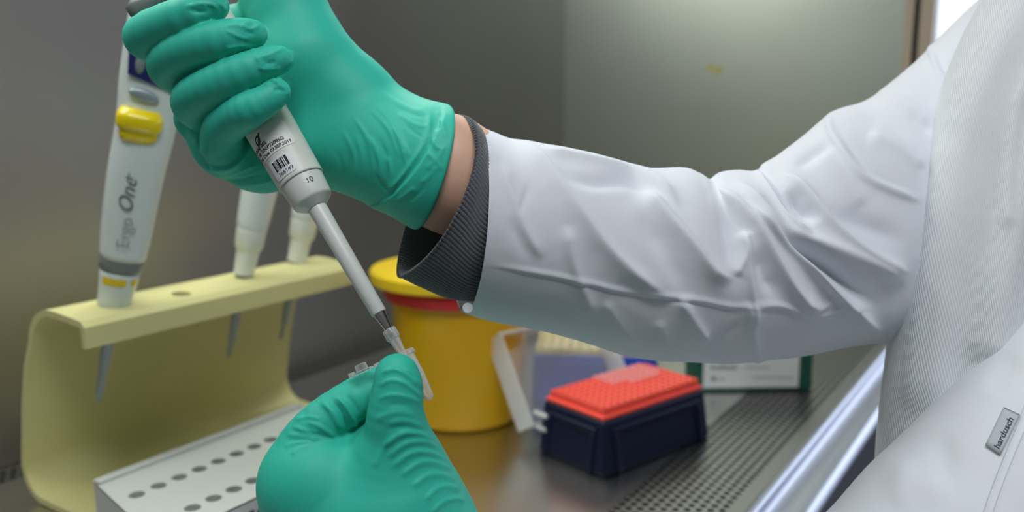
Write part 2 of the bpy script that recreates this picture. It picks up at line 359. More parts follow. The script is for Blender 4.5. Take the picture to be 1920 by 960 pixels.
# ================================================================== WORKTOP with perforated strips
bench = empty('worktop', B(600, 290, 0)); tag(bench, 'polished steel worktop with perforated strips and a rounded front sill', 'worktop')
bm = bmesh.new(); bbox(bm, B, -400, 1337, 100, 543, -3, 0); bmobj('smooth_panel', bm, M['bench'], bench)
def perforated(name, s0, s1, w0, w1, pitch, rad, m0, m1):
    cw = pitch*0.866; nr = int(round((w1-w0)/cw)); ns = int((s1-s0)/pitch); V = []; F = []; K = 12
    def add(p): V.append(p); return len(V)-1
    for j in range(nr):
        wc = w0+(j+0.5)*cw; off = (j % 2)*pitch/2
        for i in range(ns):
            sc = s0+(i+0.5)*pitch+off
            rim = []; wall = []; sq = []
            for k in range(K):
                a = 2*PI*(k+0.5)/K; c, s_ = math.cos(a), math.sin(a)
                rim.append(add(B(sc+rad*c, wc+rad*s_, 0))); wall.append(add(B(sc+rad*c, wc+rad*s_, -2.2)))
                q = min(pitch/2/abs(c) if c else 9e9, cw/2/abs(s_) if s_ else 9e9); sq.append(add(B(sc+q*c, wc+q*s_, 0)))
            cor = []
            for k in range(K):
                k2 = (k+1) % K; F.append((rim[k], sq[k], sq[k2], rim[k2])); F.append((wall[k], rim[k], rim[k2], wall[k2]))
            for sx, sy in ((1, 1), (-1, 1), (-1, -1), (1, -1)):
                c_ = add(B(sc+sx*pitch/2, wc+sy*cw/2, 0)); best = corner_pair(K, sx*pitch, sy*cw)
                F.append((sq[best[0]], c_, sq[best[1]]))
    o = mesh(name, V, F, M['perf'], bench, smooth=False)
    bm = bmesh.new()
    bbox(bm, B, s0-40, s1+40, w0-m0, w0, -3, 0); bbox(bm, B, s0-40, s1+40, w1, w1+m1, -3, 0); bmobj('strip_margin', bm, M['perf'], bench)
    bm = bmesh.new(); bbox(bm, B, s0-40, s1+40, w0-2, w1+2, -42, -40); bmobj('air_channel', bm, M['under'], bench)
perforated('perforated_strip', 330, 1335, 22, 22+10*7.794, 9.0, 2.85, 12, 0.5)
perforated('perforated_strip', 200, 1335, 544, 544+3*7.794, 9.0, 2.85, 1, 6)
# front sill: ridge, shallow tray, bullnose, skirt
prof = []
for k in range(9): a = PI*k/8; prof.append((5.5+4.5*math.cos(a), 0.3+2.8*math.sin(a)))
prof += [(0.4, -3.5), (-3, -5), (-22, -7)]
for k in range(9): a = PI*0.62*k/8; prof.append((-24-9.0*math.sin(a), -14+8.5*math.cos(a)))
prof += [(-33.5, -60), (-33.5, -300), (-28, -300), (-28, -62)]
V = []; F = []
for s_ in (-500, 1380):
    for w, z in prof: V.append(B(s_, w, z))
n = len(prof)
for i in range(n-1): F.append((i, i+1, n+i+1, n+i))
sl = mesh('front_sill', V, F, M['sill'], bench)
bm = bmesh.new(); bbox(bm, B, -500, 1380, -28, 600, -340, -300); bmobj('cabinet_bottom', bm, M['gap'], bench)
#@@RACK
# ================================================================== PIPETTE STAND
stand = empty('pipette_stand', B(475, 460, 0)); tag(stand, 'pale yellow bent acrylic pipette stand at the left, empty hole in its shelf', 'pipette stand')
pr = [(392, 3), (455, 3)]
def arc(cw_, cz, r, a0, a1, n=8): return [(cw_+r*math.cos(math.radians(a0+(a1-a0)*k/n)), cz+r*math.sin(math.radians(a0+(a1-a0)*k/n))) for k in range(n+1)]
pr += arc(472, 29, 26, -75, 8)
pr += [(489, 80), (480, 112)] + arc(440, 129, 30, 8, 80)
pr += [(432, 158.6), (402, 155.8), (399.5, 153.5), (398.7, 138.5)]
pr = [tuple(p) for p in pr]
T = 5.0
def offset(pl, t):
    out = []
    for i, p in enumerate(pl):
        a = np.array(pl[max(i-1, 0)]); b = np.array(pl[min(i+1, len(pl)-1)]); d = (b-a)/np.linalg.norm(b-a); out.append((p[0]-d[1]*t, p[1]+d[0]*t))
    return out
inner = offset(pr, T/2); outer = offset(pr, -T/2); loop = inner+outer[::-1]
hs = [(362, 424), (443, 424), (528, 424), (600, 424)]
bm = bmesh.new(); prism(bm, [B(342, w, z) for w, z in loop], [B(616, w, z) for w, z in loop])
o = bmobj('bent_sheet', bm, M['rack'], stand)
hs = [(P(213, 575, 668), 8.6), (B(436, 415, 157), 7.6), (P(457, 513, 772), 8.0), (P(556, 490, 838), 8.0)]
bm = bmesh.new()
for c, r_ in hs:
    K = 32; prism(bm, [Vector((c.x+r_/1000*math.cos(2*PI*k/K), c.y+r_/1000*math.sin(2*PI*k/K), 0.140)) for k in range(K)], [Vector((c.x+r_/1000*math.cos(2*PI*k/K), c.y+r_/1000*math.sin(2*PI*k/K), 0.175)) for k in range(K)])
cut = bmobj('cut', bm, M['rack']); bo = o.modifiers.new('b', 'BOOLEAN'); bo.operation = 'DIFFERENCE'; bo.object = cut; bo.solver = 'EXACT'
dg = bpy.context.evaluated_depsgraph_get(); me = bpy.data.meshes.new_from_object(o.evaluated_get(dg)); o.modifiers.clear(); o.data = me; bpy.data.objects.remove(cut)
bevel(o, 1.0)
# ================================================================== TUBE BLOCK on the stand's foot
blk = empty('tube_block', B(430, 328, 0)); tag(blk, 'white plastic block with two staggered rows of round holes on the stand foot', 'tube rack')
BZ = 45.0
holes = [(337+17.1*k, 342) for k in range(11)]+[(345+17.0*k, 293) for k in range(10)]
def block_mesh():
    # top plate with real round wells, built cell by cell along each row
    V = []; F = []; K = 20
    def add(p): V.append(p); return len(V)-1
    def slant(w): return 349-(385-w)*(-0.0)          # left edge line handled below
    rows = [(318, 376, [h for h in holes if h[1] == 342]), (272, 318, [h for h in holes if h[1] == 293])]
    for (w0, w1, hh) in rows:
        wc = hh[0][1]; xs = [hh[0][0]-6.3]+[(a[0]+b[0])/2 for a, b in zip(hh[:-1], hh[1:])]+[hh[-1][0]+8.5]
        for (sc, _), xa, xb in zip(hh, xs[:-1], xs[1:]):
            rim = []; bot = []; sq = []
            for k in range(K):
                a = 2*PI*(k+0.5)/K; c, s_ = math.cos(a), math.sin(a)
                rim.append(add(B(sc+5.6*c, wc+5.6*s_, BZ))); bot.append(add(B(sc+5.3*c, wc+5.3*s_, BZ-30)))
                hx = (xb-sc) if c > 0 else (sc-xa); hy = (w1-wc) if s_ > 0 else (wc-w0); q = min(hx/abs(c), hy/abs(s_)); sq.append(add(B(sc+q*c, wc+q*s_, BZ)))
            for k in range(K):
                k2 = (k+1) % K; F.append((rim[k], sq[k], sq[k2], rim[k2])); F.append((bot[k], rim[k], rim[k2], bot[k2]))
            F.append(bot)
            for px_, py_ in ((xb, w1), (xa, w1), (xa, w0), (xb, w0)):
                c_ = add(B(px_, py_, BZ)); best = corner_pair(K, px_-sc, py_-wc); F.append((sq[best[0]], c_, sq[best[1]]))
        ed = lambda w: 303+30*(w-270)/116
        w0_ = 270 if w0 == 272 else w0; w1_ = 378 if w1 == 376 else w1
        F.append([add(B(ed(w0), w0, BZ)), add(B(xs[0], w0, BZ)), add(B(xs[0], w1, BZ)), add(B(ed(w1), w1, BZ))])
        if xs[-1] < 526: F.append([add(B(xs[-1], w0, BZ)), add(B(526, w0, BZ)), add(B(526, w1, BZ)), add(B(xs[-1], w1, BZ))])
        if w0 == 272: F.append([add(B(ed(270), 270, BZ)), add(B(526, 270, BZ)), add(B(526, 272, BZ)), add(B(ed(272), 272, BZ))])
        else: F.append([add(B(ed(376), 376, BZ)), add(B(526, 376, BZ)), add(B(526, 378, BZ)), add(B(ed(378), 378, BZ))])
    return V, F
V, F = block_mesh()
mesh('top_plate', V, F, M['block'], blk, smooth=False)
bm = bmesh.new(); lp = [(333, 386), (526, 386), (526, 270), (303, 270)]
a = [bm.verts.new(B(s_, w, 0.3)) for s_, w in lp]; b = [bm.verts.new(B(s_, w, BZ-1.2)) for s_, w in lp]
for i in range(4): bm.faces.new((a[i], a[(i+1) % 4], b[(i+1) % 4], b[i]))
bm.faces.new(a)
bmobj('block_body', bm, M['block'], blk)
bm = bmesh.new(); bbox(bm, B, 332, 526, 377.5, 386, BZ-1.5, BZ+2.5); o = bmobj('rear_ridge', bm, M['block'], blk); bevel(o, 1)
bm = bmesh.new()
for k in range(7):
    s0 = 372+k*7.5; bbox(bm, B, s0, s0+4.2, 269.4, 270.2, 30+(k % 3)*1.5, 37-(k % 2)*1.5)
bmobj('printed_marks', bm, M['ink_navy'], blk)
# ================================================================== PIPETTES IN THE STAND
def stand_pipette(hole, up, low, name, label, build):
    fr = axis_frame(hole, up, Vector((0, 0, H))); e = empty(name, hole); tag(e, label, 'pipette'); build(fr, e, low); return e
def ring_loft(name, rows, fr, mt, parent, n=56, closed=True):   # rows: (t, rx, ry, xoff, squareness)
    V = []; F = []
    for t, rx, ry, xo, sq in rows:
        for k in range(n):
            a = 2*PI*k/n; c, s_ = math.cos(a), math.sin(a); e = 2.0/sq
            V.append(fr(xo+rx*math.copysign(abs(c)**e, c), ry*math.copysign(abs(s_)**e, s_), t))
    m = len(rows)
    for i in range(m-1):
        for k in range(n): F.append((i*n+k, i*n+(k+1) % n, (i+1)*n+(k+1) % n, (i+1)*n+k))
    if closed: F.append(tuple(range(n))[::-1]); F.append(tuple((m-1)*n+k for k in range(n)))
    return mesh(name, V, F, mt, parent)
def interp_rows(rows, n):
    ts = [r[0] for r in rows]; out = []
    A = np.array(rows)
    pts = smooth_poly([r for r in A], n); return [tuple(p) for p in pts]
def electronic(fr, e, low):
    ring_loft('lower_cone', interp_rows([(0.6, 10.5, 10.5, 0, 2), (3, 12.0, 12, 0, 2), (14, 12.9, 13, 0.2, 2), (29.5, 14.4, 14, 0.4, 2)], 4), fr, M['pip'], e)
    for a0, a1, nm in ((-0.85, 0.42, 'yellow_stripe'), (0.72, 1.1, 'yellow_stripe')):
        V = []; F = []
        for j, t in enumerate((20.5, 26.5)):
            for k in range(13):
                a = a0+(a1-a0)*k/12; r = 13.75+(t-20)*0.09+0.1; V.append(fr(0.3+r*math.sin(a), r*math.cos(a), t))
        for k in range(12): F.append((k, k+1, 14+k, 13+k))
        mesh(nm, V, F, M['yband'], e)
    ring_loft('grey_band', [(30.5, 14.6, 14.4, 0.5, 2), (31.5, 15.6, 15, 0.5, 2), (39, 16.2, 15.4, 0.6, 2), (40, 15.6, 15, 0.6, 2)], fr, M['band'], e)
    ring_loft('handle', interp_rows([(40, 16.2, 15.6, 0.6, 2.1), (60, 17.8, 16, 0.5, 2.2), (85, 18.8, 17, 0.3, 2.3), (110, 19.6, 18, 0.6, 2.4), (128, 20.2, 18, 1.5, 2.5), (150, 21, 16, 2.0, 2.5), (168, 23.5, 15, 3.0, 2.6), (190, 25, 15, 4, 2.8), (215, 25.5, 15, 4.5, 2.9), (240, 24, 14, 4.5, 2.9), (250, 19, 11, 4.5, 2.6)], 5), fr, M['pip'], e)
    bt = ring_loft('yellow_button', interp_rows([(132, 10, 5, -3.5, 3), (136, 12.5, 8.5, -3.8, 3.5), (141, 13.0, 9, -4.0, 3.5), (143, 15.2, 12, -4.2, 3.2), (151, 15.6, 12.5, -4.4, 3.0), (156, 12.5, 8, -4.6, 2.6)], 4), lambda x, y, t: fr(x+1.5, y+13.0, t-2), M['yellow'], e)
    V = []; F = []
    ring_loft('oval_button', [(0, 10.2, 4.6, 0, 2), (1.6, 9.8, 4.2, 0, 2), (2.4, 8.2, 3.0, 0, 2)], lambda x, y, t: fr(x-2.5, 15.6+t, 164+y-x*0.12), M['silver'], e)
    # display panel on the head
    pan = [(-15, 177), (8, 172), (22, 174), (24, 205), (20, 226), (-12, 226), (-17, 205)]
    V = []; pts = smooth_poly([np.array(p, float) for p in pan+[pan[0]]], 6)[:-1]
    for dy in (12.0, 16.6): V += [fr(p[0], dy, p[1]) for p in pts]
    n = len(pts); F = [tuple(range(n, 2*n)), tuple(range(n))[::-1]]+[(i, (i+1) % n, n+(i+1) % n, n+i) for i in range(n)]
    dsp = mesh('display', V, F, M['screen'], e, smooth=False)
    for (x, t, rx, ry) in ((-8, 186, 3.6, 8), (4, 180, 5.5, 6), (8, 198, 6, 4)):
        ring_loft('display_key', [(0, rx, ry, 0, 2), (1.2, rx*.8, ry*.8, 0, 2)], lambda X, Y, TT, x=x, t=t: fr(x+X, 16.4+TT, t+Y), M['ink_grey'], dsp)
    def on(x, y):  # reads upward along the handle
        X = -y; r = 17.0; return fr(X+0.4, math.sqrt(max(1, 17.6**2-(X*0.85)**2))+0.5, x)
    text_on('logo_word', [('Ergo', 52, -3.0, 12.5, 0, -0.15)], on, M['ink_grey'], e)
    text_on('logo_word', [('One', 78, -1.5, 14.5, 0.35, 0), ('®', 103.5, 4.0, 9, 0, 0.1)], on, M['ink_dark'], e)
    lathe('tip_shaft', [(0.1, -12), (4.6, -12), (4.4, -40), (3.2, -58), (2.9, -72), (2.0, -73), (1.8, -79), (0.1, -79.5)], fr, M['pipdark'], e)
    lathe('shaft_top', [(0.1, 2), (7, 2), (7, -9), (4.7, -12.5), (0.1, -12.5)], fr, M['pip'], e)
stand_pipette(P(213, 575, 668), P(266, 250, 640), None, 'electronic_pipette', 'white electronic pipette with yellow button and blue display hanging in the stand', electronic)
def manual(k):
    def b(fr, e, low):
        ring_loft('handle', interp_rows([(42, 12.6, 12.6, 0, 2), (50, 13.6, 13.6, 0, 2), (75, 14.8, 14.5, 0.5, 2), (110, 15.5, 15, 1.0, 2), (140, 15, 14.5, 1.5, 2), (172, 17, 14, 2, 2), (184, 14, 10, 2, 2)], 4), fr, M['pip'], e)
        lathe('neck', [(0.1, 0), (8.8, 0.4), (9.5, 20), (10.0, 22), (10.6, 23), (12.0, 25), (12.7, 41), (12.0, 42), (0.1, 42)], fr, M['grip2'], e)
        lathe('tip_shaft', [(0.1, 0), (4.8, 0), (4.6, -12), (4.0, -45), (3.1, -62), (2.2, -64), (2.0, -78), (0.1, -78.5)], fr, M['pipdark'], e)
        lathe('plunger', [(0.1, 184), (3, 184), (3, 194), (7, 194), (7, 199), (0.1, 200)], fr, M['dgrey'], e)
    return b
stand_pipette(P(457, 513, 772), P(483, 370, 758), None, 'pipette', 'white manual pipette hanging in the stand left of the held pipette shaft', manual(0))
stand_pipette(P(556, 490, 838), P(577, 385, 829), None, 'pipette', 'white manual pipette in the last hole at the far end of the stand', manual(1))
#@@BENCHTHINGS
# ================================================================== SHARPS BUCKET
bk = B(0, 0, 0)
cb = P(880, 770, 872); cb = Vector((cb.x-0.009, cb.y+0.022, 0))
bucket = empty('waste_bucket', cb); tag(bucket, 'yellow round waste bucket with red rim standing behind the hands', 'bucket')
frb = lambda x, y, t: cb+Vector((x, y, t))/1000
lathe('bucket_body', [(0.1, 0.3), (56, 0.3), (60, 4), (61, 12), (68.5, 134), (66.5, 134), (58, 12), (57, 6), (0.1, 5)], frb, M['bucket'], bucket, n=96)
lathe('rim', [(68.0, 122), (74, 123), (76, 126), (76, 134), (73.5, 137.5), (66, 137.5), (66, 134)], frb, M['red'], bucket, n=96)
lidc = cb+Vector((-0.005, 0.002, 0.0))
tl = math.radians(1.5)
frl = lambda x, y, t: lidc+Vector((x*math.cos(tl), y, 137.5+(t+1.2)-x*math.sin(tl)*0.5+0.4))/1000
lid = lathe('bucket_lid', [(0.1, 18), (50, 18), (52, 15), (74, 15), (82, 13.5), (84, 11), (84, 2), (82, 0.2), (60, 0.2), (0.1, 0.2)], lambda x, y, t: lidc+Vector((x, y, 137.6+t))/1000, M['bucket_lid'], bucket, n=96)
# ================================================================== NAVY TIP BOX with open frosted lid
F0 = Vector((0.0768, 0.7017, 0)); dL = Vector((101.5, 86.3, 0)).normalized(); dS = Vector((-86.3, 101.5, 0)).normalized()
LL, SS, HB = 138.0, 77.0, 46.0
tb = empty('tip_box', F0+dL*0.065+dS*0.037); tag(tb, 'navy pipette tip box with coral red tray and open frosted lid', 'tip box')
fr = lambda x, y, z: F0+(dL*x+dS*y)/1000+Vector((0, 0, z/1000))
def tip_base(name, fr, LL, SS, HB, mt, parent):
    bm = bmesh.new()
    prism(bm, [fr(-5, -7, 0.3), fr(LL+0.5, -6, 0.3), fr(LL+0.5, SS+1, 0.3), fr(-6, SS-2, 0.3)], [fr(1, 1, HB), fr(LL-1, 1, HB), fr(LL-1, SS-1, HB), fr(1, SS-1, HB)])
    o = bmobj(name, bm, mt, parent); bevel(o, 3, 3)
    for (a0, a1, side) in ((16, LL-16, 0), (14, SS-14, 1)):   # raised arch frames round recessed side panels
        bm = bmesh.new(); f2 = (lambda x, y, z: fr(x, y-6.8+z*0.165, z)) if side == 0 else (lambda x, y, z: fr(y-5.4+z*0.13, x, z))
        for q in ((a0-6, a0, -1.8, 1.5, 1, HB-12), (a1, a1+6, -1.8, 1.5, 1, HB-12), (a0-6, a1+6, -1.8, 1.5, HB-12, HB-7)): bbox(bm, f2, *q)
        q = bmobj('panel_frame', bm, mt, parent); bevel(q, 1.2)
    return o
tip_base('box_base', fr, LL, SS, HB, M['navy'], tb)
bm = bmesh.new(); bbox(bm, fr, 2.5, LL-2.5, 2.5, SS-2.5, HB, HB+4); o = bmobj('tray_rim', bm, M['coral'], tb); bevel(o, 1.2)
# tray with real holes 12 x 8
def tray(name, fr, x0, x1, y0, y1, z0, z1, nx, ny, r, mt, parent):
    V = []; F = []; K = 10; cw, ch = (x1-x0)/nx, (y1-y0)/ny
    def add(p): V.append(p); return len(V)-1
    for i in range(nx):
        for j in range(ny):
            sc, wc = x0+(i+.5)*cw, y0+(j+.5)*ch; rim = []; bot = []; sq = []
            for k in range(K):
                a = 2*PI*(k+0.5)/K; c, s_ = math.cos(a), math.sin(a); q = min(cw/2/abs(c) if abs(c) > 1e-6 else 1e9, ch/2/abs(s_) if abs(s_) > 1e-6 else 1e9)
                rim.append(add(fr(sc+r*c, wc+r*s_, z1))); bot.append(add(fr(sc+r*c, wc+r*s_, z1-6))); sq.append(add(fr(sc+q*c, wc+q*s_, z1)))
            for k in range(K): k2 = (k+1) % K; F.append((rim[k], sq[k], sq[k2], rim[k2])); F.append((bot[k], rim[k], rim[k2], bot[k2]))
            F.append(bot)
            for sx, sy in ((1, 1), (-1, 1), (-1, -1), (1, -1)):
                c_ = add(fr(sc+sx*cw/2, wc+sy*ch/2, z1)); best = corner_pair(K, sx*cw, sy*ch); F.append((sq[best[0]], c_, sq[best[1]]))
    c = [add(fr(*p)) for p in ((x0, y0, z0), (x1, y0, z0), (x1, y1, z0), (x0, y1, z0), (x0, y0, z1), (x1, y0, z1), (x1, y1, z1), (x0, y1, z1))]
    for a in ((0, 1, 5, 4), (1, 2, 6, 5), (2, 3, 7, 6), (3, 0, 4, 7)): F.append([c[i] for i in a])
    return mesh(name, V, F, mt, parent, smooth=False)
tray('tip_tray', fr, 5.5, LL-5.5, 5.5, SS-5.5, HB+3.9, HB+10, 15, 9, 2.5, M['coral'], tb)
# tips still racked at the far half
tipo = None; cw, ch = (LL-11)/15, (SS-11)/9; nt_ = 0
for i in range(6, 14):
    for j in range(4, 9):
        if (i, j) in ((6, 4), (7, 4), (13, 4)): continue
        c = fr(5.5+(i+.5)*cw, 5.5+(j+.5)*ch, HB+10)
        if tipo is None:
            tipo = lathe('pipette_tip', [(0.1, -5), (1.9, -5), (2.2, 0), (2.7, 0.2), (2.8, 2.6), (2.2, 2.8), (2.0, 0.8), (0.1, 0.6)], lambda x, y, t: Vector((x, y, t))/1000, M['tips'], None, n=14)
            tipo.location = c; t_ = tipo
        else:
            t_ = tipo.copy(); COL.objects.link(t_); t_.location = c
        tag(t_, 'pale pink pipette tip standing in the coral tray of the navy box', 'pipette tip', 'pipette tips in the coral tray'); nt_ += 1
# lid: shallow box turned back on the rear long edge
al = math.radians(31)     # lean past upright
def frl2(x, h, o_):          # x along the long side, h up the leaning lid, o_ towards its open rim
    up = dS*math.sin(al)+Vector((0, 0, 1))*math.cos(al); rim = -dS*math.cos(al)+Vector((0, 0, 1))*math.sin(al)
    return fr(x-10, 98, 12)+(up*h+rim*o_)/1000
LH, LD = 89.0, 24.0
bm = bmesh.new(); bbox(bm, frl2, 1.4, LL-1.4, 1.4, LH-1.4, 0, 1.4); bmobj('lid_panel', bm, M['frost'], tb)
for q in ((0, 1.4, 0, LH), (LL-1.4, LL, 0, LH), (1.4, LL-1.4, LH-1.4, LH), (1.4, LL-1.4, 0, 1.4)):
    bm = bmesh.new(); bbox(bm, frl2, *q, 0, LD); bmobj('lid_wall', bm, M['frost_dense'], tb)
bm = bmesh.new(); bbox(bm, frl2, -1.5, LL+1.5, LH-1, LH+1, LD-3, LD); bmobj('lid_rim', bm, M['frost_dense'], tb)
for z_ in (6, 19):
    bm = bmesh.new(); bbox(bm, fr, -5, -1, 66, 84, 13+z_, 17+z_); o = bmobj('lid_clip', bm, M['frost_dense'], tb); bevel(o, 1.2)
# ================================================================== BLUE TIP BOX behind
c0 = P(1232, 661, 905); c0 = Vector((c0.x, c0.y, 0)); zt = P(1232, 661, 905).z*1000
b1 = Vector((-1, 0.10, 0)).normalized(); b2 = Vector((0.10, 1, 0)).normalized()
fr2 = lambda x, y, z: c0+(b1*x+b2*y)/1000+Vector((0, 0, z/1000))
bb = empty('tip_box', c0+b1*0.06+b2*0.04); tag(bb, 'blue pipette tip box with cream yellow tray behind the frosted lid', 'tip box')
tip_base('box_base', fr2, 128, 84, zt-6, M['blue'], bb)
tray('tip_tray', fr2, 3, 125, 3, 81, zt-6, zt, 12, 8, 2.4, M['cream'], bb)
# ================================================================== GREEN BOX
g0 = P(1307, 737, 962); g0 = Vector((g0.x, g0.y, 0)); g1 = P(1521, 733, 966); g1 = Vector((g1.x, g1.y, 0)); gx = (g1-g0).normalized(); gy = Vector((-gx.y, gx.x, 0)); gl = (g1-g0).length*1000
frg = lambda x, y, z: g0+(gx*x+gy*y)/1000+Vector((0, 0, z/1000))
gb = empty('carton', g0+gx*gl/2000); tag(gb, 'dark green carton with a white printed label on its front', 'box')
bm = bmesh.new(); bbox(bm, frg, 0, gl, 0, 60, 0.5, 58); o = bmobj('carton_body', bm, M['green'], gb); bevel(o, 1)
bm = bmesh.new(); bbox(bm, frg, 6, gl-15, -0.6, 0.2, 4, 50); bmobj('paper_label', bm, M['paper'], gb)
bm = bmesh.new()
for (x, z, l, h) in [(14, 25, 3, 4.5), (18, 25, 2.5, 3.4), (21.5, 25, 2.5, 3.4), (25, 25, 2.6, 5), (28.6, 25, 1.6, 5), (31, 25, 3, 3.4), (35, 25, 2.4, 3.4), (38.5, 25, 3.2, 4.4), (15, 12, 5, 5), (21, 13, 9, 1.2), (52, 34, 10, 3), (52, 26, 26, 1.2), (60, 15, 30, 1), (90, 14, 14, 1.2)]:
    bbox(bm, frg, x, x+l, -0.9, -0.5, z, z+h)
bmobj('label_print', bm, M['ink_grey'], gb)
#@@PIPETTE
# ================================================================== HELD PIPETTE
pb = P(565.8, 340.5, 434); pt_ = P(720, 603, 419.5)
frp = axis_frame(pb, pb+(pb-pt_), Vector((0, 0, H)))           # t grows upward along the handle; negative towards the tip
hp = empty('held_pipette', frp(0, 0, -71)); tag(hp, 'grey single-channel pipette with labels held in the raised gloved hand', 'pipette')
R0 = 11.75
lathe('handle', [(0.1, 0.4), (R0-0.9, 0.4), (R0-0.1, 0), (R0+0.15, 0.5), (R0, 1.2), (12.0, 12), (12.6, 34), (12.9, 60), (13.1, 90), (13.3, 125), (12.0, 136), (0.1, 137)], frp, M['grip'], hp, n=96)
lathe('volume_cap', [(0.1, 1.5), (11.05, 1.5), (11.0, -0.4), (10.6, -6), (10.2, -11.0), (9.9, -11.9), (9.3, -12.4), (5.3, -15.6), (0.1, -15.7)], frp, M['grip2'], hp, n=96)
lathe('ejector_shaft', [(0.1, -15), (4.7, -15), (4.75, -18), (4.35, -40), (3.75, -76.4), (3.5, -76.9), (0.1, -76.9)], frp, M['grip2'], hp, n=64)
lathe('metal_nozzle', [(0.1, -75), (3.1, -75), (2.95, -77.5), (1.75, -85.5), (1.5, -88), (0.1, -88)], frp, M['chrome'], hp, n=48)
def mapcyl(t0, r):
    return lambda x, y: frp(r(t0+y)*math.sin(x/r(t0+y)), r(t0+y)*math.cos(x/r(t0+y)), t0+y)
def hr(t): return 11.78+(t/12*0.25 if t < 12 else 0.25+(t-12)/22*0.6)+0.06
def patch(name, x0, x1, t0, t1, rad, rf, mt, parent, lift=0.0, n=26):
    # rounded rectangle sticker following the barrel
    out = []; m = 5
    for cx, cy, a0 in ((x1-rad, t1-rad, 0), (x0+rad, t1-rad, 90), (x0+rad, t0+rad, 180), (x1-rad, t0+rad, 270)):
        for k in range(m+1): a = math.radians(a0+90*k/m); out.append((cx+rad*math.cos(a), cy+rad*math.sin(a)))
    xs = np.linspace(x0, x1, n); V = []; F = []
    ys = []
    for x in xs:
        dx = 0
        if x > x1-rad: q = x-(x1-rad); dx = rad-math.sqrt(max(0, rad*rad-q*q))
        if x < x0+rad: q = (x0+rad)-x; dx = rad-math.sqrt(max(0, rad*rad-q*q))
        ys.append((t0+dx, t1-dx))
    f = lambda x, t: frp((rf(t)+lift)*math.sin(x/rf(t)), (rf(t)+lift)*math.cos(x/rf(t)), t)
    for x, (a, b) in zip(xs, ys):
        for k in range(5): V.append(f(x, a+(b-a)*k/4))
    for i in range(n-1):
        for k in range(4): F.append((i*5+k, (i+1)*5+k, (i+1)*5+k+1, i*5+k+1))
    return mesh(name, V, F, mt, parent)
l1 = patch('calibration_label', -17, 8.0, 15.2, 29.5, 2.2, hr, M['label'], hp, 0.12)
g = lambda x, y: frp((hr(y)+0.2)*math.sin(x/hr(y)), (hr(y)+0.2)*math.cos(x/hr(y)), y)
text_on('lettering', [('P10-AL-002', -17.3, 21.4, 2.5, 0, 0.07), ('N° 08  S/N:P23095G', -18.0, 18.75, 2.5, 0, 0.07), ('22.03.2718  Due: 03.SEP.2019', -22.6, 16.2, 2.35, 0, 0.07)], g, M['ink'], l1)
# logo: struck-through ring
V = []; F = []; K = 28
for k in range(K):
    a = 2*PI*k/K
    for r in (1.0, 0.62): V.append(g(-9.0+2.5*r*math.cos(a)*0.75+0.8*r*math.sin(a), 25.4+2.4*r*math.sin(a)))
for k in range(K): a, b = 2*k, 2*((k+1) % K); F.append((a, b, b+1, a+1))
k0 = len(V)
for i in range(9):
    u_ = i/8; V.append(g(-11.6+5.0*u_, 21.8+6.6*u_)); V.append(g(-10.8+5.0*u_, 21.5+6.6*u_))
for i in range(8): F.append((k0+2*i, k0+2*i+1, k0+2*i+3, k0+2*i+2))
mesh('logo_mark', V, F, M['ink'], l1, smooth=False)
l2 = patch('barcode_label', -11.3, 1.6, 2.2, 13.0, 2.0, hr, M['label_white'], hp, 0.14)
V = []; F = []
bx = -8.6
for wd, gp in ((.95, .35), (.35, .5), (.35, .3), (1.1, .35), (.35, .35), (.75, .5), (.35, .55), (1.15, 0)):
    k0 = len(V)
    for x, y in ((bx, 6.3), (bx+wd, 6.3), (bx+wd, 11.6), (bx, 11.6)): V.append(g(x, y))
    F.append((k0, k0+1, k0+2, k0+3)); bx += wd+gp
mesh('barcode', V, F, M['ink'], l2, smooth=False)
text_on('barcode_number', [('366149', -8.4, 3.4, 2.9, 0, 0.02)], g, M['ink'], l2)
gc = lambda x, y: frp((11.06+y*0.063)*math.sin(x/10.6), (11.06+y*0.063)*math.cos(x/10.6), y)
text_on('volume_mark', [('10', 1.8, -6.1, 3.9, 0, 0.05)], gc, M['ink'], hp)
# finger hook and plunger above the hand
fh = axis_frame(frp(0, 0, 100), frp(0, 0, 200), Vector((0, 0, H)))
ring_loft('finger_hook', [(0, 3, 5, 0, 2.2), (14, 5, 6, 0, 2.2), (26, 6.5, 6, 0, 2.2), (32, 4, 4, 0, 2.2)], lambda x, y, t: frp(-9-t*0.72, y+2, 122+x), M['dgrey'], hp)
lathe('plunger', [(0.1, 136), (3.5, 136), (3.5, 148), (8.5, 149), (9, 156), (0.1, 157)], frp, M['grip2'], hp)
# ================================================================== DISPOSABLE TIP on the nozzle
dt = empty('pipette_tip', frp(0, 0, -108)); tag(dt, 'clear pipette tip on the nozzle entering the small tube', 'pipette tip')
lathe('tip_cone', [(2.35, -86.2), (3.1, -86.0), (3.35, -86.4), (3.4, -90.6), (3.2, -91.2), (2.65, -91.4), (1.3, -104), (0.6, -114), (0.35, -114), (0.9, -104), (2.1, -91), (2.35, -86.2)], frp, M['clear'], dt, n=48)
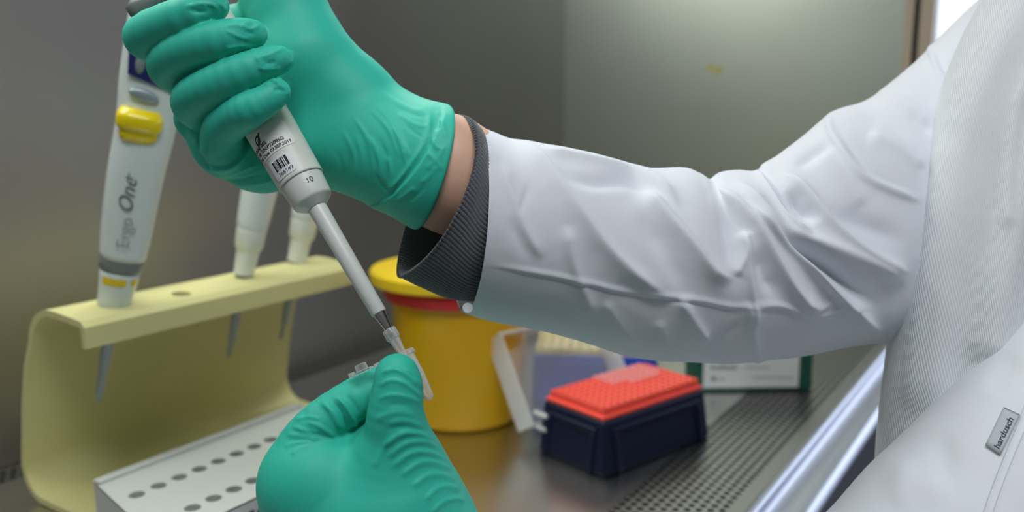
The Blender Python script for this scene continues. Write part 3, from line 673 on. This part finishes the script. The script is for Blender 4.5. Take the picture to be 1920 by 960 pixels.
#@@TUBE
# ================================================================== MICROTUBE held by the other hand
ttop = P(757, 661, 409); tbot = P(808, 750, 404)
frt = axis_frame(tbot, ttop, Vector((0, 0, H))); TL = (ttop-tbot).length*1000
mt_ = empty('micro_tube', tbot); tag(mt_, 'small clear microtube with flipped-open cap pinched in the lower gloved hand', 'tube')
lathe('tube_body', [(0.05, 0), (1.1, 0.25), (1.9, 1.0), (2.3, 2.2), (3.45, TL*0.42), (3.75, TL*0.5), (3.95, TL-2.6), (4.9, TL-2.3), (5.1, TL-1.6), (5.0, TL-0.3), (4.4, TL), (3.5, TL-0.2), (3.3, TL*0.5), (3.0, TL*0.42), (1.8, 2.4), (0.9, 1.2), (0.05, 1.0)], frt, M['clear'], mt_, n=48)
ca = P(660, 709, 414); cbb = P(724, 681, 410)
cx = (cbb-ca).normalized(); cf = (Vector((0, 0, H))-ca); cf = (cf-cx*cf.dot(cx)).normalized(); cn = cf.cross(cx)
if cn.z < 0: cn = -cn
cl = (cbb-ca).length*1000
frc = lambda x, y, z: ca+(cx*x+cf*y+cn*z)/1000
def disc(bm, fr, cxm, r0, r1, z0, z1, n=32, hollow=None):
    a = [bm.verts.new(fr(cxm+r0*math.cos(2*PI*k/n), r0*math.sin(2*PI*k/n), z0)) for k in range(n)]
    b = [bm.verts.new(fr(cxm+r1*math.cos(2*PI*k/n), r1*math.sin(2*PI*k/n), z1)) for k in range(n)]
    for k in range(n): bm.faces.new((a[k], a[(k+1) % n], b[(k+1) % n], b[k]))
    bm.faces.new(a[::-1]); bm.faces.new(b)
bm = bmesh.new(); disc(bm, frc, 6.2, 5.6, 5.6, 0, 1.5); disc(bm, frc, 6.4, 3.0, 2.8, 1.5, 4.6); bbox(bm, frc, -0.4, 1.6, -2.2, 2.2, 0, 2.4)
o = bmobj('tube_cap', bm, M['clear'], mt_); bevel(o, 0.35)
bm = bmesh.new(); bbox(bm, frc, 11, 14, -2, 2, 0.3, 1.2); bbox(bm, frc, 13.4, 15.0, -2, 2, 0.4, 1.9); bbox(bm, frc, 15, cl+4, -1.6, 1.6, 0.2, 1.2)
o = bmobj('hinge', bm, M['clear'], mt_); bevel(o, 0.2)
#@@PERSON
# ================================================================== PERSON
person = empty('person', B(560, -330, ZR+1)); tag(person, 'person in white lab coat and green gloves holding a pipette over a tube', 'person')
# ---- right hand chains
RH_palm = [chain(c) for c in (
    [(500, -40, 470, 58), (535, 16, 468, 68), (575, 118, 464, 86), (650, 188, 468, 84), (735, 268, 466, 90), (800, 292, 456, 94)],
    [(560, 180, 470, 84), (620, 262, 470, 84), (700, 278, 468, 84), (768, 306, 462, 90), (810, 300, 456, 92)],
    [(425, 275, 462, 52), (500, 290, 470, 64), (560, 280, 476, 66), (640, 258, 472, 84)],
    [(440, 60, 478, 50), (480, 150, 480, 60), (520, 230, 480, 60)],
    [(372, 222, 464, 44), (418, 268, 463, 46), (470, 290, 464, 60)])]
RH_thumb = chain([(560, 60, 466, 60), (515, -40, 464, 50), (470, -120, 450, 42), (420, -170, 446, 36)])
def spline_chain(pts, n=3):           # resampled so a bent finger stays one smooth tapering tube
    return chain([tuple(q) for q in smooth_poly([np.array(p, float) for p in pts], n)])
RH_f = [spline_chain(c) for c in (
    [(440, 60, 478, 46), (340, 78, 462, 42), (276, 70, 444, 43), (345, 34, 424, 39), (392, 12, 423, 33), (398, 10, 423, 30)],
    [(470, 140, 478, 46), (372, 148, 462, 42), (330, 136, 449, 40), (318, 118, 440, 41), (352, 95, 428, 41), (408, 78, 421, 39), (452, 66, 423, 32), (474, 64, 425, 27)],
    [(490, 200, 478, 46), (410, 206, 462, 42), (372, 204, 449, 40), (364, 186, 438, 41), (400, 164, 426, 40), (450, 140, 420, 37), (500, 118, 422, 31), (524, 112, 424, 26)],
    [(480, 290, 470, 46), (440, 292, 455, 42), (418, 272, 445, 40), (419, 240, 435, 38), (440, 222, 427, 37), (468, 206, 419, 34), (500, 188, 419, 29), (519, 173, 421, 26)])]
WR_c = chain([(700, 275, 466, 92), (832, 322, 452, 103), (960, 392, 460, 110)])
def rim_plane(p, p0, n): return (p-p0)@n
axn = PV(960, 392, 458)-PV(740, 270, 458); axn /= np.linalg.norm(axn)
nrm = axn.copy(); nrm = nrm+np.array([0.10, -0.22, 0.34]); nrm /= np.linalg.norm(nrm)
p_rim = PV(815, 296, 453)
nf = nrm+np.array([0.05, 0.36, 0.15]); nf /= np.linalg.norm(nf); p_fold = PV(768, 278, 453)
def glove_right(p):
    d = None
    for c in RH_palm:
        e = chain_sdf(p, c, 8); d = e if d is None else smin(d, e, 9)
    d = smin(d, chain_sdf(p, RH_thumb, 5), 10)
    for c in RH_f:
        e = chain_sdf(p, c, 0.25); d = smin(d, e, 0.9)
    wr = chain_sdf(p, WR_c, 6)-1.2
    d = smin(d, wr, 8)
    hem = np.maximum(wr-2.6, -(p-p_fold)@nf); d = smin(d, hem, 1.5)
    cut = (p-p_rim)@nrm; k = 2.0
    return -smin(-d, -cut, k)
def hand_right_inner(p):
    d = None
    for c in RH_palm+[RH_thumb]+[f[::3]+[f[-1]] for f in RH_f]:
        e = chain_sdf(p, c, 1)+2.4; d = e if d is None else smin(d, e, 3)
    return d
# ---- left hand chains
LH_f = {
 'thumb': spline_chain([(744, 704, 402, 41), (746, 726, 402, 47), (742, 775, 403, 53), (745, 828, 408, 67), (742, 888, 415, 100), (750, 970, 418, 132)]),
 'index': spline_chain([(752, 700, 424, 34), (716, 722, 424, 37), (668, 748, 420, 40), (606, 792, 416, 44), (578, 846, 418, 62), (592, 920, 420, 104)]),
 'middle': chain([(745, 735, 446, 34), (690, 770, 448, 36), (630, 812, 446, 40), (600, 870, 436, 60), (630, 950, 430, 90)]),
 'ring': chain([(735, 790, 462, 34), (680, 830, 466, 36), (630, 880, 458, 40), (640, 960, 440, 80)]),
 'little': chain([(735, 850, 474, 32), (690, 890, 474, 34), (660, 950, 462, 44), (680, 1010, 440, 76)])}
LH_palm = [chain(c) for c in (
    [(596, 908, 420, 112), (650, 960, 424, 128), (720, 1000, 424, 150), (800, 1080, 420, 128)],
    [(628, 872, 432, 42), (668, 836, 430, 34), (716, 800, 424, 32)],
    [(690, 900, 418, 70), (740, 990, 420, 138), (820, 1090, 420, 120), (900, 1190, 416, 104), (990, 1262, 412, 104)])]
lcut_p = PV(925, 1215, 415); lcut_n = PV(1080, 1320, 410)-PV(860, 1130, 418); lcut_n /= np.linalg.norm(lcut_n)
def glove_left(p):
    d = None
    for c in LH_palm:
        e = chain_sdf(p, c, 8); d = e if d is None else smin(d, e, 10)
    d = smin(d, chain_sdf(p, LH_f['thumb'], 0.5), 5)
    d = smin(d, chain_sdf(p, LH_f['index'], 0.5), 2.0)
    for k in ('middle', 'ring', 'little'): d = smin(d, chain_sdf(p, LH_f[k], 4), 1.6)
    return -smin(-d, -((p-lcut_p)@lcut_n), 1.5)
def hand_left_inner(p):
    d = None
    for c in LH_palm+list(LH_f.values()):
        e = chain_sdf(p, c, 3)+2.2; d = e if d is None else smin(d, e, 3)
    return d
# ---- body: forearms, arms and torso as one surface
BODY = [chain(c) for c in (
    [(700, 275, 466, 78), (832, 322, 452, 101), (960, 392, 462, 104), (1200, 470, 478, 108), (1480, 500, 500, 112), (1720, 330, 560, 118), (1980, 130, 590, 150)],
    [(820, 1090, 420, 106), (925, 1215, 414, 88), (1200, 1290, 405, 110), (1840, 1120, 432, 150), (2150, 720, 430, 170), (2420, 330, 450, 190)],
    [(1980, 160, 590, 150), (2200, 250, 540, 200), (2420, 350, 470, 200)],
    [(2230, 330, 560, 300), (2200, 900, 560, 300), (2150, 1600, 560, 330), (2150, 2100, 560, 330)])]
def body_f(p):
    d = None
    for c in BODY:
        e = chain_sdf(p, c, 10); d = e if d is None else smin(d, e, 20)
    d = smin(d, hand_right_inner(p), 4) ; d = smin(d, hand_left_inner(p), 4)
    return d
lo = PV(230, 0, 455); lo[1] = -230
V, F = polygonise(body_f, (-215, -210, 330), (640, 760, 720), 4.5)
npmesh('body', VW(V), F[:, ::-1], M['skin'], person)
# ---- right glove
V, F = polygonise(glove_right, (-208, -190, 405), (-22, 5, 515), 0.9)
WR = [  # pleats and wrinkles of the thin glove (photo measure): points, height mm, widths
 ([(700, 190), (745, 250), (765, 320)], 0.7, 5), ([(690, 250), (712, 300), (715, 352)], 0.8, 5), ([(668, 250), (680, 300), (678, 350)], 0.6, 5),
 ([(735, 235), (760, 275), (770, 300)], 0.5, 4), ([(725, 290), (735, 330), (728, 362)], 0.8, 5), ([(650, 270), (655, 310), (648, 345)], -0.5, 6),
 ([(700, 165), (750, 196), (800, 214)], 0.4, 6), ([(735, 196), (775, 214), (804, 222)], -0.5, 4), ([(745, 212), (775, 232), (803, 240)], 0.5, 4), ([(756, 232), (780, 250), (798, 262)], -0.4, 3),
 ([(660, 215), (690, 262), (700, 320), (698, 356)], 0.6, 4), ([(640, 240), (664, 290), (668, 345)], 0.5, 4), ([(715, 222), (748, 268), (764, 300)], 0.4, 4), ([(690, 200), (726, 240), (752, 300)], 0.5, 4),
 ([(625, 270), (640, 310), (640, 348)], -0.4, 5), ([(706, 250), (726, 300), (724, 352)], -0.5, 4),
 ([(700, 320), (720, 350), (745, 372)], -0.9, 5), ([(805, 205), (806, 240), (795, 275), (765, 320), (738, 352), (716, 372)], 1.3, 3, 7),
 ([(822, 240), (812, 262), (826, 284)], 0.7, 4), ([(835, 270), (822, 300), (828, 322)], 0.6, 4), ([(800, 285), (812, 300), (800, 320)], 0.6, 4),
 ([(820, 310), (806, 330), (786, 345)], 0.5, 4), ([(780, 350), (760, 366), (742, 378)], 0.6, 4), ([(800, 345), (782, 365), (760, 382)], -0.5, 3),
 ([(818, 205), (830, 235), (836, 262)], 0.5, 4), ([(560, 5), (575, 40), (600, 70)], 0.0, 5),
 # fingertip puckers
 ([(345, 14), (372, 8), (398, 9), (408, 20)], 0.9, 3), ([(350, 18), (375, 22), (395, 20)], -0.9, 4), ([(408, 5), (420, 14), (424, 26)], 0.7, 3),
 ([(418, 52), (440, 47), (462, 52)], 0.6, 3), ([(422, 56), (445, 68), (470, 74)], 0.7, 3), ([(455, 40), (462, 52), (480, 52), (488, 44)], 0.8, 3), ([(420, 92), (455, 86), (480, 90)], 0.7, 3), ([(462, 45), (470, 48), (478, 44)], -0.9, 4),
 ([(492, 48), (500, 60), (501, 74)], 0.6, 2.5), ([(458, 60), (470, 62), (480, 66)], -0.6, 3),
 ([(478, 110), (500, 104), (520, 96), (534, 90)], 0.7, 3), ([(480, 128), (505, 130), (530, 128)], 0.6, 3), ([(492, 116), (508, 118), (522, 112)], -0.8, 4), ([(540, 94), (548, 106), (545, 122)], 0.6, 3), ([(478, 105), (488, 118), (486, 130)], 0.5, 3),
 ([(495, 160), (512, 156), (530, 146)], 0.8, 3), ([(505, 150), (520, 156), (534, 168)], 0.7, 3), ([(502, 172), (522, 168), (540, 172)], -0.7, 3), ([(512, 148), (516, 160), (508, 174)], 0.6, 3), ([(538, 152), (543, 166), (540, 180)], 0.6, 2.5),
 # lower fold of the fist
 ([(379, 309), (408, 316), (437, 309), (458, 286), (468, 264)], 1.8, 3, 9), ([(382, 322), (420, 330), (455, 318), (490, 306)], 0.7, 4), ([(400, 336), (440, 338), (480, 330), (505, 322)], -0.7, 4),
 ([(440, 348), (480, 345), (515, 336)], 0.6, 4), ([(386, 300), (420, 290), (450, 268)], -0.4, 5), ([(360, 262), (385, 292)], 0.8, 4)]
N = vnormals(V, F); N = -N if (N*(V-V.mean(0))).sum() < 0 else N
uv = plane_uv(V); front = np.clip(-N[:, 2]*2.5+0.2, 0, 1)
V = V+N*(folds(uv, WR)*front)[:, None]
gr = npmesh('glove', VW(V), F[:, ::-1], M['glove'], person)
# ---- left glove
V, F = polygonise(glove_left, (-125, 38, 370), (20, 200, 500), 0.8)
WL = [
 ([(722, 680), (745, 672), (768, 676), (785, 690)], 0.4, 4), ([(712, 700), (740, 692), (765, 704), (786, 726)], 0.9, 3, 5), ([(755, 690), (775, 702), (792, 730)], 0.7, 3),
 ([(706, 725), (735, 712), (765, 722), (792, 748)], 0.7, 3, 5), ([(704, 752), (730, 740), (766, 744), (794, 758)], 0.6, 3, 6), ([(712, 768), (735, 759), (760, 760), (785, 770)], -0.4, 4),
 ([(700, 788), (730, 775), (760, 774), (780, 782)], 0.5, 4, 7), ([(725, 796), (750, 788), (775, 792), (796, 804)], 0.5, 4, 7), ([(712, 814), (745, 802), (775, 804), (800, 816)], -0.4, 5),
 ([(715, 840), (750, 814), (785, 812), (815, 828)], 1.0, 4, 7), ([(722, 860), (760, 832), (795, 828), (825, 842)], 0.9, 4, 7), ([(730, 880), (768, 850), (805, 848), (838, 864)], 0.9, 4, 7),
 ([(748, 895), (785, 868), (818, 868), (848, 882)], 0.8, 4, 7), ([(770, 915), (800, 892), (830, 890), (856, 902)], 0.8, 4, 7), ([(795, 940), (820, 915), (845, 912), (864, 922)], 0.7, 4, 6), ([(806, 965), (832, 940), (860, 935), (872, 945)], 0.7, 4, 6),
 ([(738, 812), (715, 850), (700, 880)], 0.5, 6),
 # index knuckle creases
 ([(616, 748), (634, 765), (648, 792), (655, 816)], -1.5, 3), ([(600, 752), (622, 768), (636, 792), (642, 812)], 0.9, 6), ([(628, 742), (648, 762), (664, 790), (668, 806)], 1.3, 4), ([(645, 738), (662, 756), (676, 780)], -0.6, 4), ([(605, 755), (622, 776), (636, 806)], 0.6, 4),
 ([(572, 790), (600, 800), (632, 822)], 0.8, 4, 6), ([(560, 800), (590, 812), (620, 824)], -0.7, 4), ([(545, 800), (570, 806), (600, 812)], 0.7, 4), ([(535, 815), (565, 818), (600, 826)], 0.5, 5), ([(532, 842), (550, 832), (590, 828)], 0.5, 4), ([(545, 855), (560, 842), (588, 834)], 0.5, 4),
 ([(552, 788), (575, 782), (600, 786)], 0.5, 4)]
N = vnormals(V, F); N = -N if (N*(V-V.mean(0))).sum() < 0 else N
uv = plane_uv(V); front = np.clip(-N[:, 2]*2.5+0.5, 0, 1)
V = V+N*(folds(uv, WL)*front)[:, None]
npmesh('glove', VW(V), F[:, ::-1], M['glove'], person)
# ---- ring lofts for cloth: sections (topx, topy, botx, boty, depth centre, depth radius mm, near bulge px x, y, far bulge factor)
def section_loft(name, secs, nu, nv, mt, parent, fold=None, extra=None, closed=False, ribs=None, thick=None):
    A = np.array(smooth_poly([np.array(s, float) for s in secs], max(1, nu//(len(secs)-1))))
    th = np.linspace(0, 2*PI, nv, endpoint=False); c, s_ = np.cos(th), np.sin(th)
    top = A[:, 0:2]; bot = A[:, 2:4]; mid = (top+bot)/2; hv = (top-bot)/2
    bul = A[:, 6:8]; ff = A[:, 8]
    sb = np.where(s_ > 0, s_, 0)[None, :] + np.where(s_ < 0, s_, 0)[None, :]*ff[:, None]
    px = mid[:, 0:1]+hv[:, 0:1]*c+bul[:, 0:1]*sb; py = mid[:, 1:2]+hv[:, 1:2]*c+bul[:, 1:2]*sb
    dp = A[:, 4:5]-A[:, 5:6]*s_[None, :]
    V = np.stack([(px-960)/FPX*dp, (py-480)/FPX*dp, dp], -1)
    m = len(A); F = []
    I = np.arange(m*nv).reshape(m, nv)
    F = np.stack([I[:-1, :], np.roll(I, -1, 1)[:-1], np.roll(I, -1, 1)[1:], I[1:, :]], -1).reshape(-1, 4)
    Vf = V.reshape(-1, 3); N = vnormals(Vf, F); cen = V.mean(1, keepdims=True); 
    if (N*(V-cen).reshape(-1, 3)).sum() < 0: N = -N
    disp = np.zeros(len(Vf)); uv = np.stack([px, py], -1).reshape(-1, 2)
    if fold is not None:
        wgt = np.clip(np.broadcast_to(s_[None, :], px.shape).reshape(-1)*3+0.5, 0, 1); disp += folds(uv, fold, crisp=True)*wgt
    if ribs is not None: disp += np.broadcast_to(ribs(th)[None, :], px.shape).reshape(-1)
    if extra is not None: disp += extra(uv, np.repeat(np.arange(m)/m, nv), np.tile(th, m))
    Vf = Vf+N*disp[:, None]
    o = npmesh(name, VW(Vf), F, mt, parent)
    if thick:
        so = o.modifiers.new('solid', 'SOLIDIFY'); so.thickness = thick/1000; so.offset = 0
    return o
# ---- charcoal ribbed cuff of the sweater
cuff = [(852, 223, 752, 514, 452, 36, 76, -22, 0.35), (866, 226, 790, 533, 453, 36, 66, -14, 0.4), (884, 234, 845, 556, 454, 37, 44, -4, 0.6),
        (905, 250, 887, 560, 457, 36, 24, 0, 1), (945, 274, 935, 562, 460, 34, 20, 0, 1), (1000, 300, 995, 570, 464, 32, 16, 0, 1)]
section_loft('sweater_cuff', cuff, 60, 1200, M['wool'], person, ribs=lambda th: 0.42*np.sin(th*118), extra=lambda uv, r, th: np.where(r < 0.03, 0.5, 0.0), thick=2.0)
# ---- right sleeve of the coat
SL = [(893, 236, 872, 586, 457, 43, 33, 0, 1), (925, 249, 915, 600, 459, 43, 32, 0, 1), (960, 262, 955, 609, 461, 43, 30, 0, 1), (1030, 275, 1035, 624, 465, 44, 28, 0, 1), (1120, 297, 1110, 646, 470, 45, 26, 0, 1), (1190, 317, 1200, 671, 475, 46, 24, 0, 1),
      (1275, 315, 1300, 679, 480, 48, 22, 0, 1), (1308, 326, 1345, 680, 483, 49, 21, 0, 1), (1331, 339, 1388, 679, 486, 50, 20, 0, 1), (1352, 326, 1430, 676, 489, 51, 18, 0, 1), (1385, 320, 1490, 669, 493, 52, 15, 0, 1), (1419, 322, 1548, 659, 498, 54, 12, 0, 1), (1431, 308, 1584, 651, 501, 55, 10, 0, 1), (1460, 292, 1640, 643, 505, 56, 8, 0, 1),
      (1500, 262, 1720, 640, 514, 58, 0, 0, 1), (1560, 212, 1800, 600, 524, 60, 0, 0, 1), (1625, 187, 1860, 530, 536, 60, 0, 0, 1), (1700, 132, 1930, 450, 550, 60, 0, 0, 1), (1765, 66, 1990, 370, 566, 62, 0, 0, 1), (1832, 2, 2060, 300, 584, 64, 0, 0, 1), (1920, -70, 2150, 230, 600, 66, 0, 0, 1), (2050, -120, 2250, 180, 610, 66, 0, 0, 1)]
FD = [
 ([(955, 258), (1010, 300), (1094, 408), (1160, 485), (1262, 565)], 3.2, 14, 28), ([(1150, 520), (1210, 560), (1270, 590)], -1.2, 22),
 ([(1000, 283), (1100, 303), (1190, 322), (1240, 350), (1278, 394)], 2.6, 15, 9), ([(1030, 328), (1110, 342), (1180, 338), (1232, 366), (1262, 408)], -2.0, 13),
 ([(1205, 345), (1245, 400), (1296, 458), (1337, 508), (1378, 526)], 4.0, 14, 22), ([(1190, 380), (1248, 470), (1300, 580)], -2.0, 24),
 ([(1375, 520), (1395, 478), (1392, 435)], 1.6, 12), ([(1350, 380), (1366, 450), (1368, 520)], -1.6, 16),
 ([(1385, 428), (1399, 475), (1404, 520), (1410, 570), (1414, 620)], 2.2, 12, 9), ([(1412, 460), (1432, 520), (1462, 565)], -2.2, 16),
 ([(1335, 345), (1387, 400), (1433, 460), (1490, 545), (1545, 592)], 4.2, 15), ([(1500, 560), (1535, 575), (1560, 560)], 1.5, 12),
 ([(1390, 385), (1430, 430), (1500, 488), (1592, 571), (1665, 630)], 4.2, 13, 8), ([(1425, 415), (1475, 452), (1540, 494), (1605, 545), (1660, 580)], -6.5, 14),
 ([(1370, 328), (1408, 380), (1458, 432), (1540, 462), (1620, 497), (1710, 534)], 4.6, 22), 
 ([(1425, 310), (1452, 355), (1492, 406), (1530, 437)], -2.6, 7), ([(1412, 312), (1438, 360), (1478, 412), (1518, 446)], 2.4, 12),
 ([(1455, 318), (1500, 356), (1558, 428), (1620, 478), (1712, 515)], 4.6, 13, 18), ([(1472, 355), (1500, 388), (1532, 424)], -4.5, 10),
 ([(1535, 390), (1620, 425), (1705, 462)], -2.2, 20),
 ([(1562, 196), (1554, 238), (1571, 276), (1608, 326), (1658, 355), (1735, 382)], 2.0, 12, 6), ([(1574, 222), (1574, 245), (1592, 280), (1626, 320), (1668, 344), (1735, 366)], -0.7, 5),
 ([(1625, 250), (1680, 280), (1735, 318)], 1.8, 16), ([(1700, 205), (1725, 230), (1755, 255)], -1.8, 9), ([(1570, 262), (1530, 290), (1485, 318)], -1.8, 11), ([(1530, 290), (1580, 340), (1620, 390)], 1.4, 18),
 ([(1640, 170), (1700, 195), (1745, 235)], 1.2, 14), ([(1600, 210), (1660, 225), (1720, 270)], -1.0, 14),
 ([(1745, 50), (1742, 85), (1752, 120), (1768, 150), (1790, 182)], 1.6, 7, 4), ([(1756, 90), (1765, 125), (1784, 155)], -1.0, 5),
 ([(905, 505), (938, 507), (1068, 528), (1172, 554), (1303, 570), (1381, 583), (1459, 568)], -0.35, 3), ([(905, 500), (938, 501), (1068, 522), (1172, 547), (1303, 562), (1381, 575), (1459, 560)], 1.0, 7, 3),
 ([(1400, 578), (1459, 572), (1533, 592), (1592, 571), (1640, 580)], 1.5, 7, 4),
 ([(1272, 555), (1300, 598), (1332, 642)], 2.0, 12), ([(1398, 560), (1410, 620), (1424, 690)], 1.8, 18, 10), ([(1325, 645), (1360, 625), (1395, 602)], -1.1, 8),
 ([(990, 340), (982, 375), (968, 408)], -0.7, 9, 6), ([(935, 300), (960, 370), (985, 430), (1020, 490)], 1.2, 16), ([(950, 400), (975, 450), (1000, 500)], -0.6, 14),
 ([(1060, 420), (1078, 500), (1120, 600)], 1.6, 18), ([(1130, 560), (1165, 610), (1200, 650)], 1.0, 16), ([(1230, 600), (1250, 640), (1262, 680)], 1.0, 16)]
def sleeve_noise(uv, r, th):     # broad soft creasing running down the arm
    a = (uv[:, 0]*0.78-uv[:, 1]*0.62)/52.0; b = (uv[:, 0]*0.62+uv[:, 1]*0.78)/170.0
    n = np.sin(a+1.3*np.sin(b*2.1+0.6))*np.sin(b*1.9+0.8*np.sin(a*0.7))+0.5*np.sin(a*2.3+b*3.1+1.0)*np.sin(b*4.3-a*0.4)
    return 0.55*n*np.clip((uv[:, 0]-905)/60, 0, 1)
FD = [((f[0], f[1]*1.45)+tuple(f[2:]) if max(f[2:]) > 9 else f) for f in FD]
section_loft('coat_sleeve', SL, 420, 420, M['coat_plain'], person, fold=FD, extra=sleeve_noise, thick=0.8)
# button at the sleeve end
bt0 = P(877, 578, 440); 
frbt = axis_frame(bt0, bt0+(Vector((0, 0, H))-bt0), bt0+Vector((0, 0, 1)))
lathe('sleeve_button', [(0.1, 1.5), (2.3, 1.5), (2.8, 0.8), (2.8, -0.8), (0.1, -1)], frbt, M['label_white'], person, n=24)
# ---- coat body
TS = [(2040, -240, 0, 0), (1905, -120, 0, 0), (1842, 0, 0, 0), (1800, 80, 0, 0), (1762, 180, 0, 0), (1728, 300, 0, 0), (1700, 410, 0, 0), (1680, 530, 0, 0), (1664, 650, 0, 0), (1649, 770, 0, 0), (1641, 880, 0, 0), (1641, 1000, 0, 0), (1630, 1300, 0, 0), (1600, 1800, 0, 0), (1600, 2150, 0, 0)]
def torso():
    A = np.array(smooth_poly([np.array((x, y), float) for x, y, _, _ in TS], 22)); m = len(A); nv = 360
    th = np.linspace(0, 2*PI, nv, endpoint=False)
    hw = 470.0
    cx = A[:, 0]+hw; px = cx[:, None]-hw*np.cos(th)[None, :]
    slope = np.clip((px-A[:, 0:1])/(2*hw), 0, 1)
    py = A[:, 1:2]+0*px
    dp = 520-95*np.sign(np.sin(th))*np.abs(np.sin(th))**0.8; dp = np.broadcast_to(dp[None, :], px.shape)
    V = np.stack([(px-960)/FPX*dp, (py-480)/FPX*dp, dp], -1); I = np.arange(m*nv).reshape(m, nv)
    F = np.stack([I[:-1, :], np.roll(I, -1, 1)[:-1], np.roll(I, -1, 1)[1:], I[1:, :]], -1).reshape(-1, 4)
    Vf = V.reshape(-1, 3); N = vnormals(Vf, F); cen = V.mean(1, keepdims=True)
    if (N*(V-cen).reshape(-1, 3)).sum() < 0: N = -N
    uv = np.stack([px, py], -1).reshape(-1, 2)
    TF = [([(1980, -80), (1890, 60), (1835, 180), (1800, 300), (1775, 440), (1755, 620), (1745, 800)], 3.5, 30, 60),
          ([(2000, 60), (1930, 190), (1885, 320), (1850, 480), (1815, 640), (1780, 800), (1750, 960)], -4.0, 40, 36),
          ([(2010, 150), (1945, 280), (1915, 430), (1885, 560), (1860, 700)], 4.5, 24, 50), ([(1965, 90), (1918, 180), (1902, 260), (1893, 350), (1890, 440)], 2.0, 9, 16),
          ([(1790, 250), (1755, 420), (1730, 600), (1710, 780)], 1.2, 18)]
    w = np.clip(np.broadcast_to(np.sin(th)[None, :], px.shape).reshape(-1)*3, 0, 1)
    Vf = Vf+N*((folds(uv, TF, 0.1)*w)[:, None])
    o = npmesh('coat_body', VW(Vf), F, M['coat'], person); ul = o.data.uv_layers.new(name='weave'); vi = np.empty(len(o.data.loops), np.int32); o.data.loops.foreach_get('vertex_index', vi)
    ul.data.foreach_set('uv', (uv[vi]*0.272).astype(np.float32).ravel()); so = o.modifiers.new('solid', 'SOLIDIFY'); so.thickness = 0.0012; so.offset = 0
torso()
# ---- left sleeve of the coat, elbow near the viewer
LS = [chain(c) for c in ([(1010, 1262, 412, 150), (1300, 1290, 408, 190), (1600, 1240, 410, 225), (1872, 1066, 424, 270), (1996, 930, 428, 258), (2135, 762, 430, 246), (2320, 480, 440, 255)],)]
lsn = PV(1010, 1262, 412)-PV(900, 1200, 414); lsn /= np.linalg.norm(lsn); lsp = PV(1000, 1256, 412)
def lsleeve(p):
    d = chain_sdf(p, LS[0], 14); return np.maximum(d, -((p-lsp)@lsn))
V, F = polygonise(lsleeve, (-60, -80, 330), (460, 330, 520), 2.0)
N = vnormals(V, F); N = -N if (N*(V-V.mean(0))).sum() < 0 else N
LF = [([(1640, 900), (1720, 900), (1800, 930)], 1.5, 30), ([(1760, 800), (1770, 860), (1780, 940)], -1.6, 24), ([(1690, 850), (1700, 900), (1680, 960)], 1.2, 22), ([(1850, 740), (1880, 700), (1915, 660)], -1.5, 20),
      ([(1925, 745), (1905, 800), (1880, 860), (1855, 925), (1835, 985)], 0.55, 2.5, 2.5), ([(1945, 755), (1925, 810), (1900, 870), (1875, 935), (1855, 990)], 0.4, 5)]
V = V+N*folds(plane_uv(V), LF, 0.3)[:, None]
npmesh('coat_sleeve', VW(V), F[:, ::-1], M['coat_plain'], person)
# woven tag and stitches: laid on the sleeve surface
def on_sleeve(px, py, lift):
    d0 = 330.0
    ray = PV(px, py, 1.0)
    for _ in range(60):
        q = (ray*d0)[None, :]; v = float(lsleeve(q)[0]); 
        if v < 0.02: break
        d0 += v*0.9
    return Vector(VW(ray*(d0-lift)))
def quad_patch(c, lift, n=6):
    V = []; F = []
    for i in range(n+1):
        for j in range(n+1):
            u, v = i/n, j/n; a = np.array(c, float); p = (1-u)*(1-v)*a[0]+u*(1-v)*a[1]+u*v*a[2]+(1-u)*v*a[3]; V.append(on_sleeve(p[0], p[1], lift))
    for i in range(n):
        for j in range(n): k = i*(n+1)+j; F.append((k, k+n+1, k+n+2, k+1))
    return V, F
tagm = mat('grey_woven_tag', srgb(176, 184, 190), 0.7); tagc = [(1848, 834), (1876, 852), (1912, 778), (1882, 764)]
V, F = quad_patch(tagc, 0.9); tg = mesh('woven_tag', V, F, tagm, person); so = tg.modifiers.new('s', 'SOLIDIFY'); so.thickness = 0.0006; so.offset = 0
so = None
u0 = np.array(tagc[0], float); ux = (np.array(tagc[3])-u0); uy = (np.array(tagc[1])-u0); ULEN = np.hypot(*ux)
ex = ux/ULEN; ey = -uy/np.hypot(*uy)
def ontag(x, y): p = u0+uy*0.80+ex*x+ey*y; return on_sleeve(p[0], p[1], 1.35)
text_on('tag_lettering', [('hardusch', 6, 0, 17.5, 0, 0.35)], ontag, M['ink_navy'], tg)
V = []; F = []
for a, b in ((tagc[0], tagc[1]), (tagc[3], tagc[2])):
    a = np.array(a, float); b = np.array(b, float); d = (b-a)/np.linalg.norm(b-a); n_ = np.array([-d[1], d[0]])*1.0; k = len(V)
    for q in (a-n_, b-n_, b+n_, a+n_): V.append(on_sleeve(q[0], q[1], 1.4))
    F.append((k, k+1, k+2, k+3))
mesh('tag_edge', V, F, M['dgrey'], tg, smooth=False)
V = []; F = []; st = mat('stitch_thread', srgb(168, 174, 180), 0.8)
for off in (8, 26):
    pts = smooth_poly([np.array(p, float) for p in [(1918+off, 745), (1898+off, 800), (1873+off, 860), (1848+off, 925), (1828+off, 985)]], 10)
    for a, b in zip(pts[:-1], pts[1:]):
        for t in (0.1, 0.6):
            q = a+(b-a)*t; q2 = a+(b-a)*(t+0.28); d = (q2-q)/np.linalg.norm(q2-q); n_ = np.array([-d[1], d[0]])*0.9; k = len(V)
            for r in (q-n_, q2-n_, q2+n_, q+n_): V.append(on_sleeve(r[0], r[1], 0.8))
            F.append((k, k+1, k+2, k+3))
mesh('stitching', V, F, st, person, smooth=False)
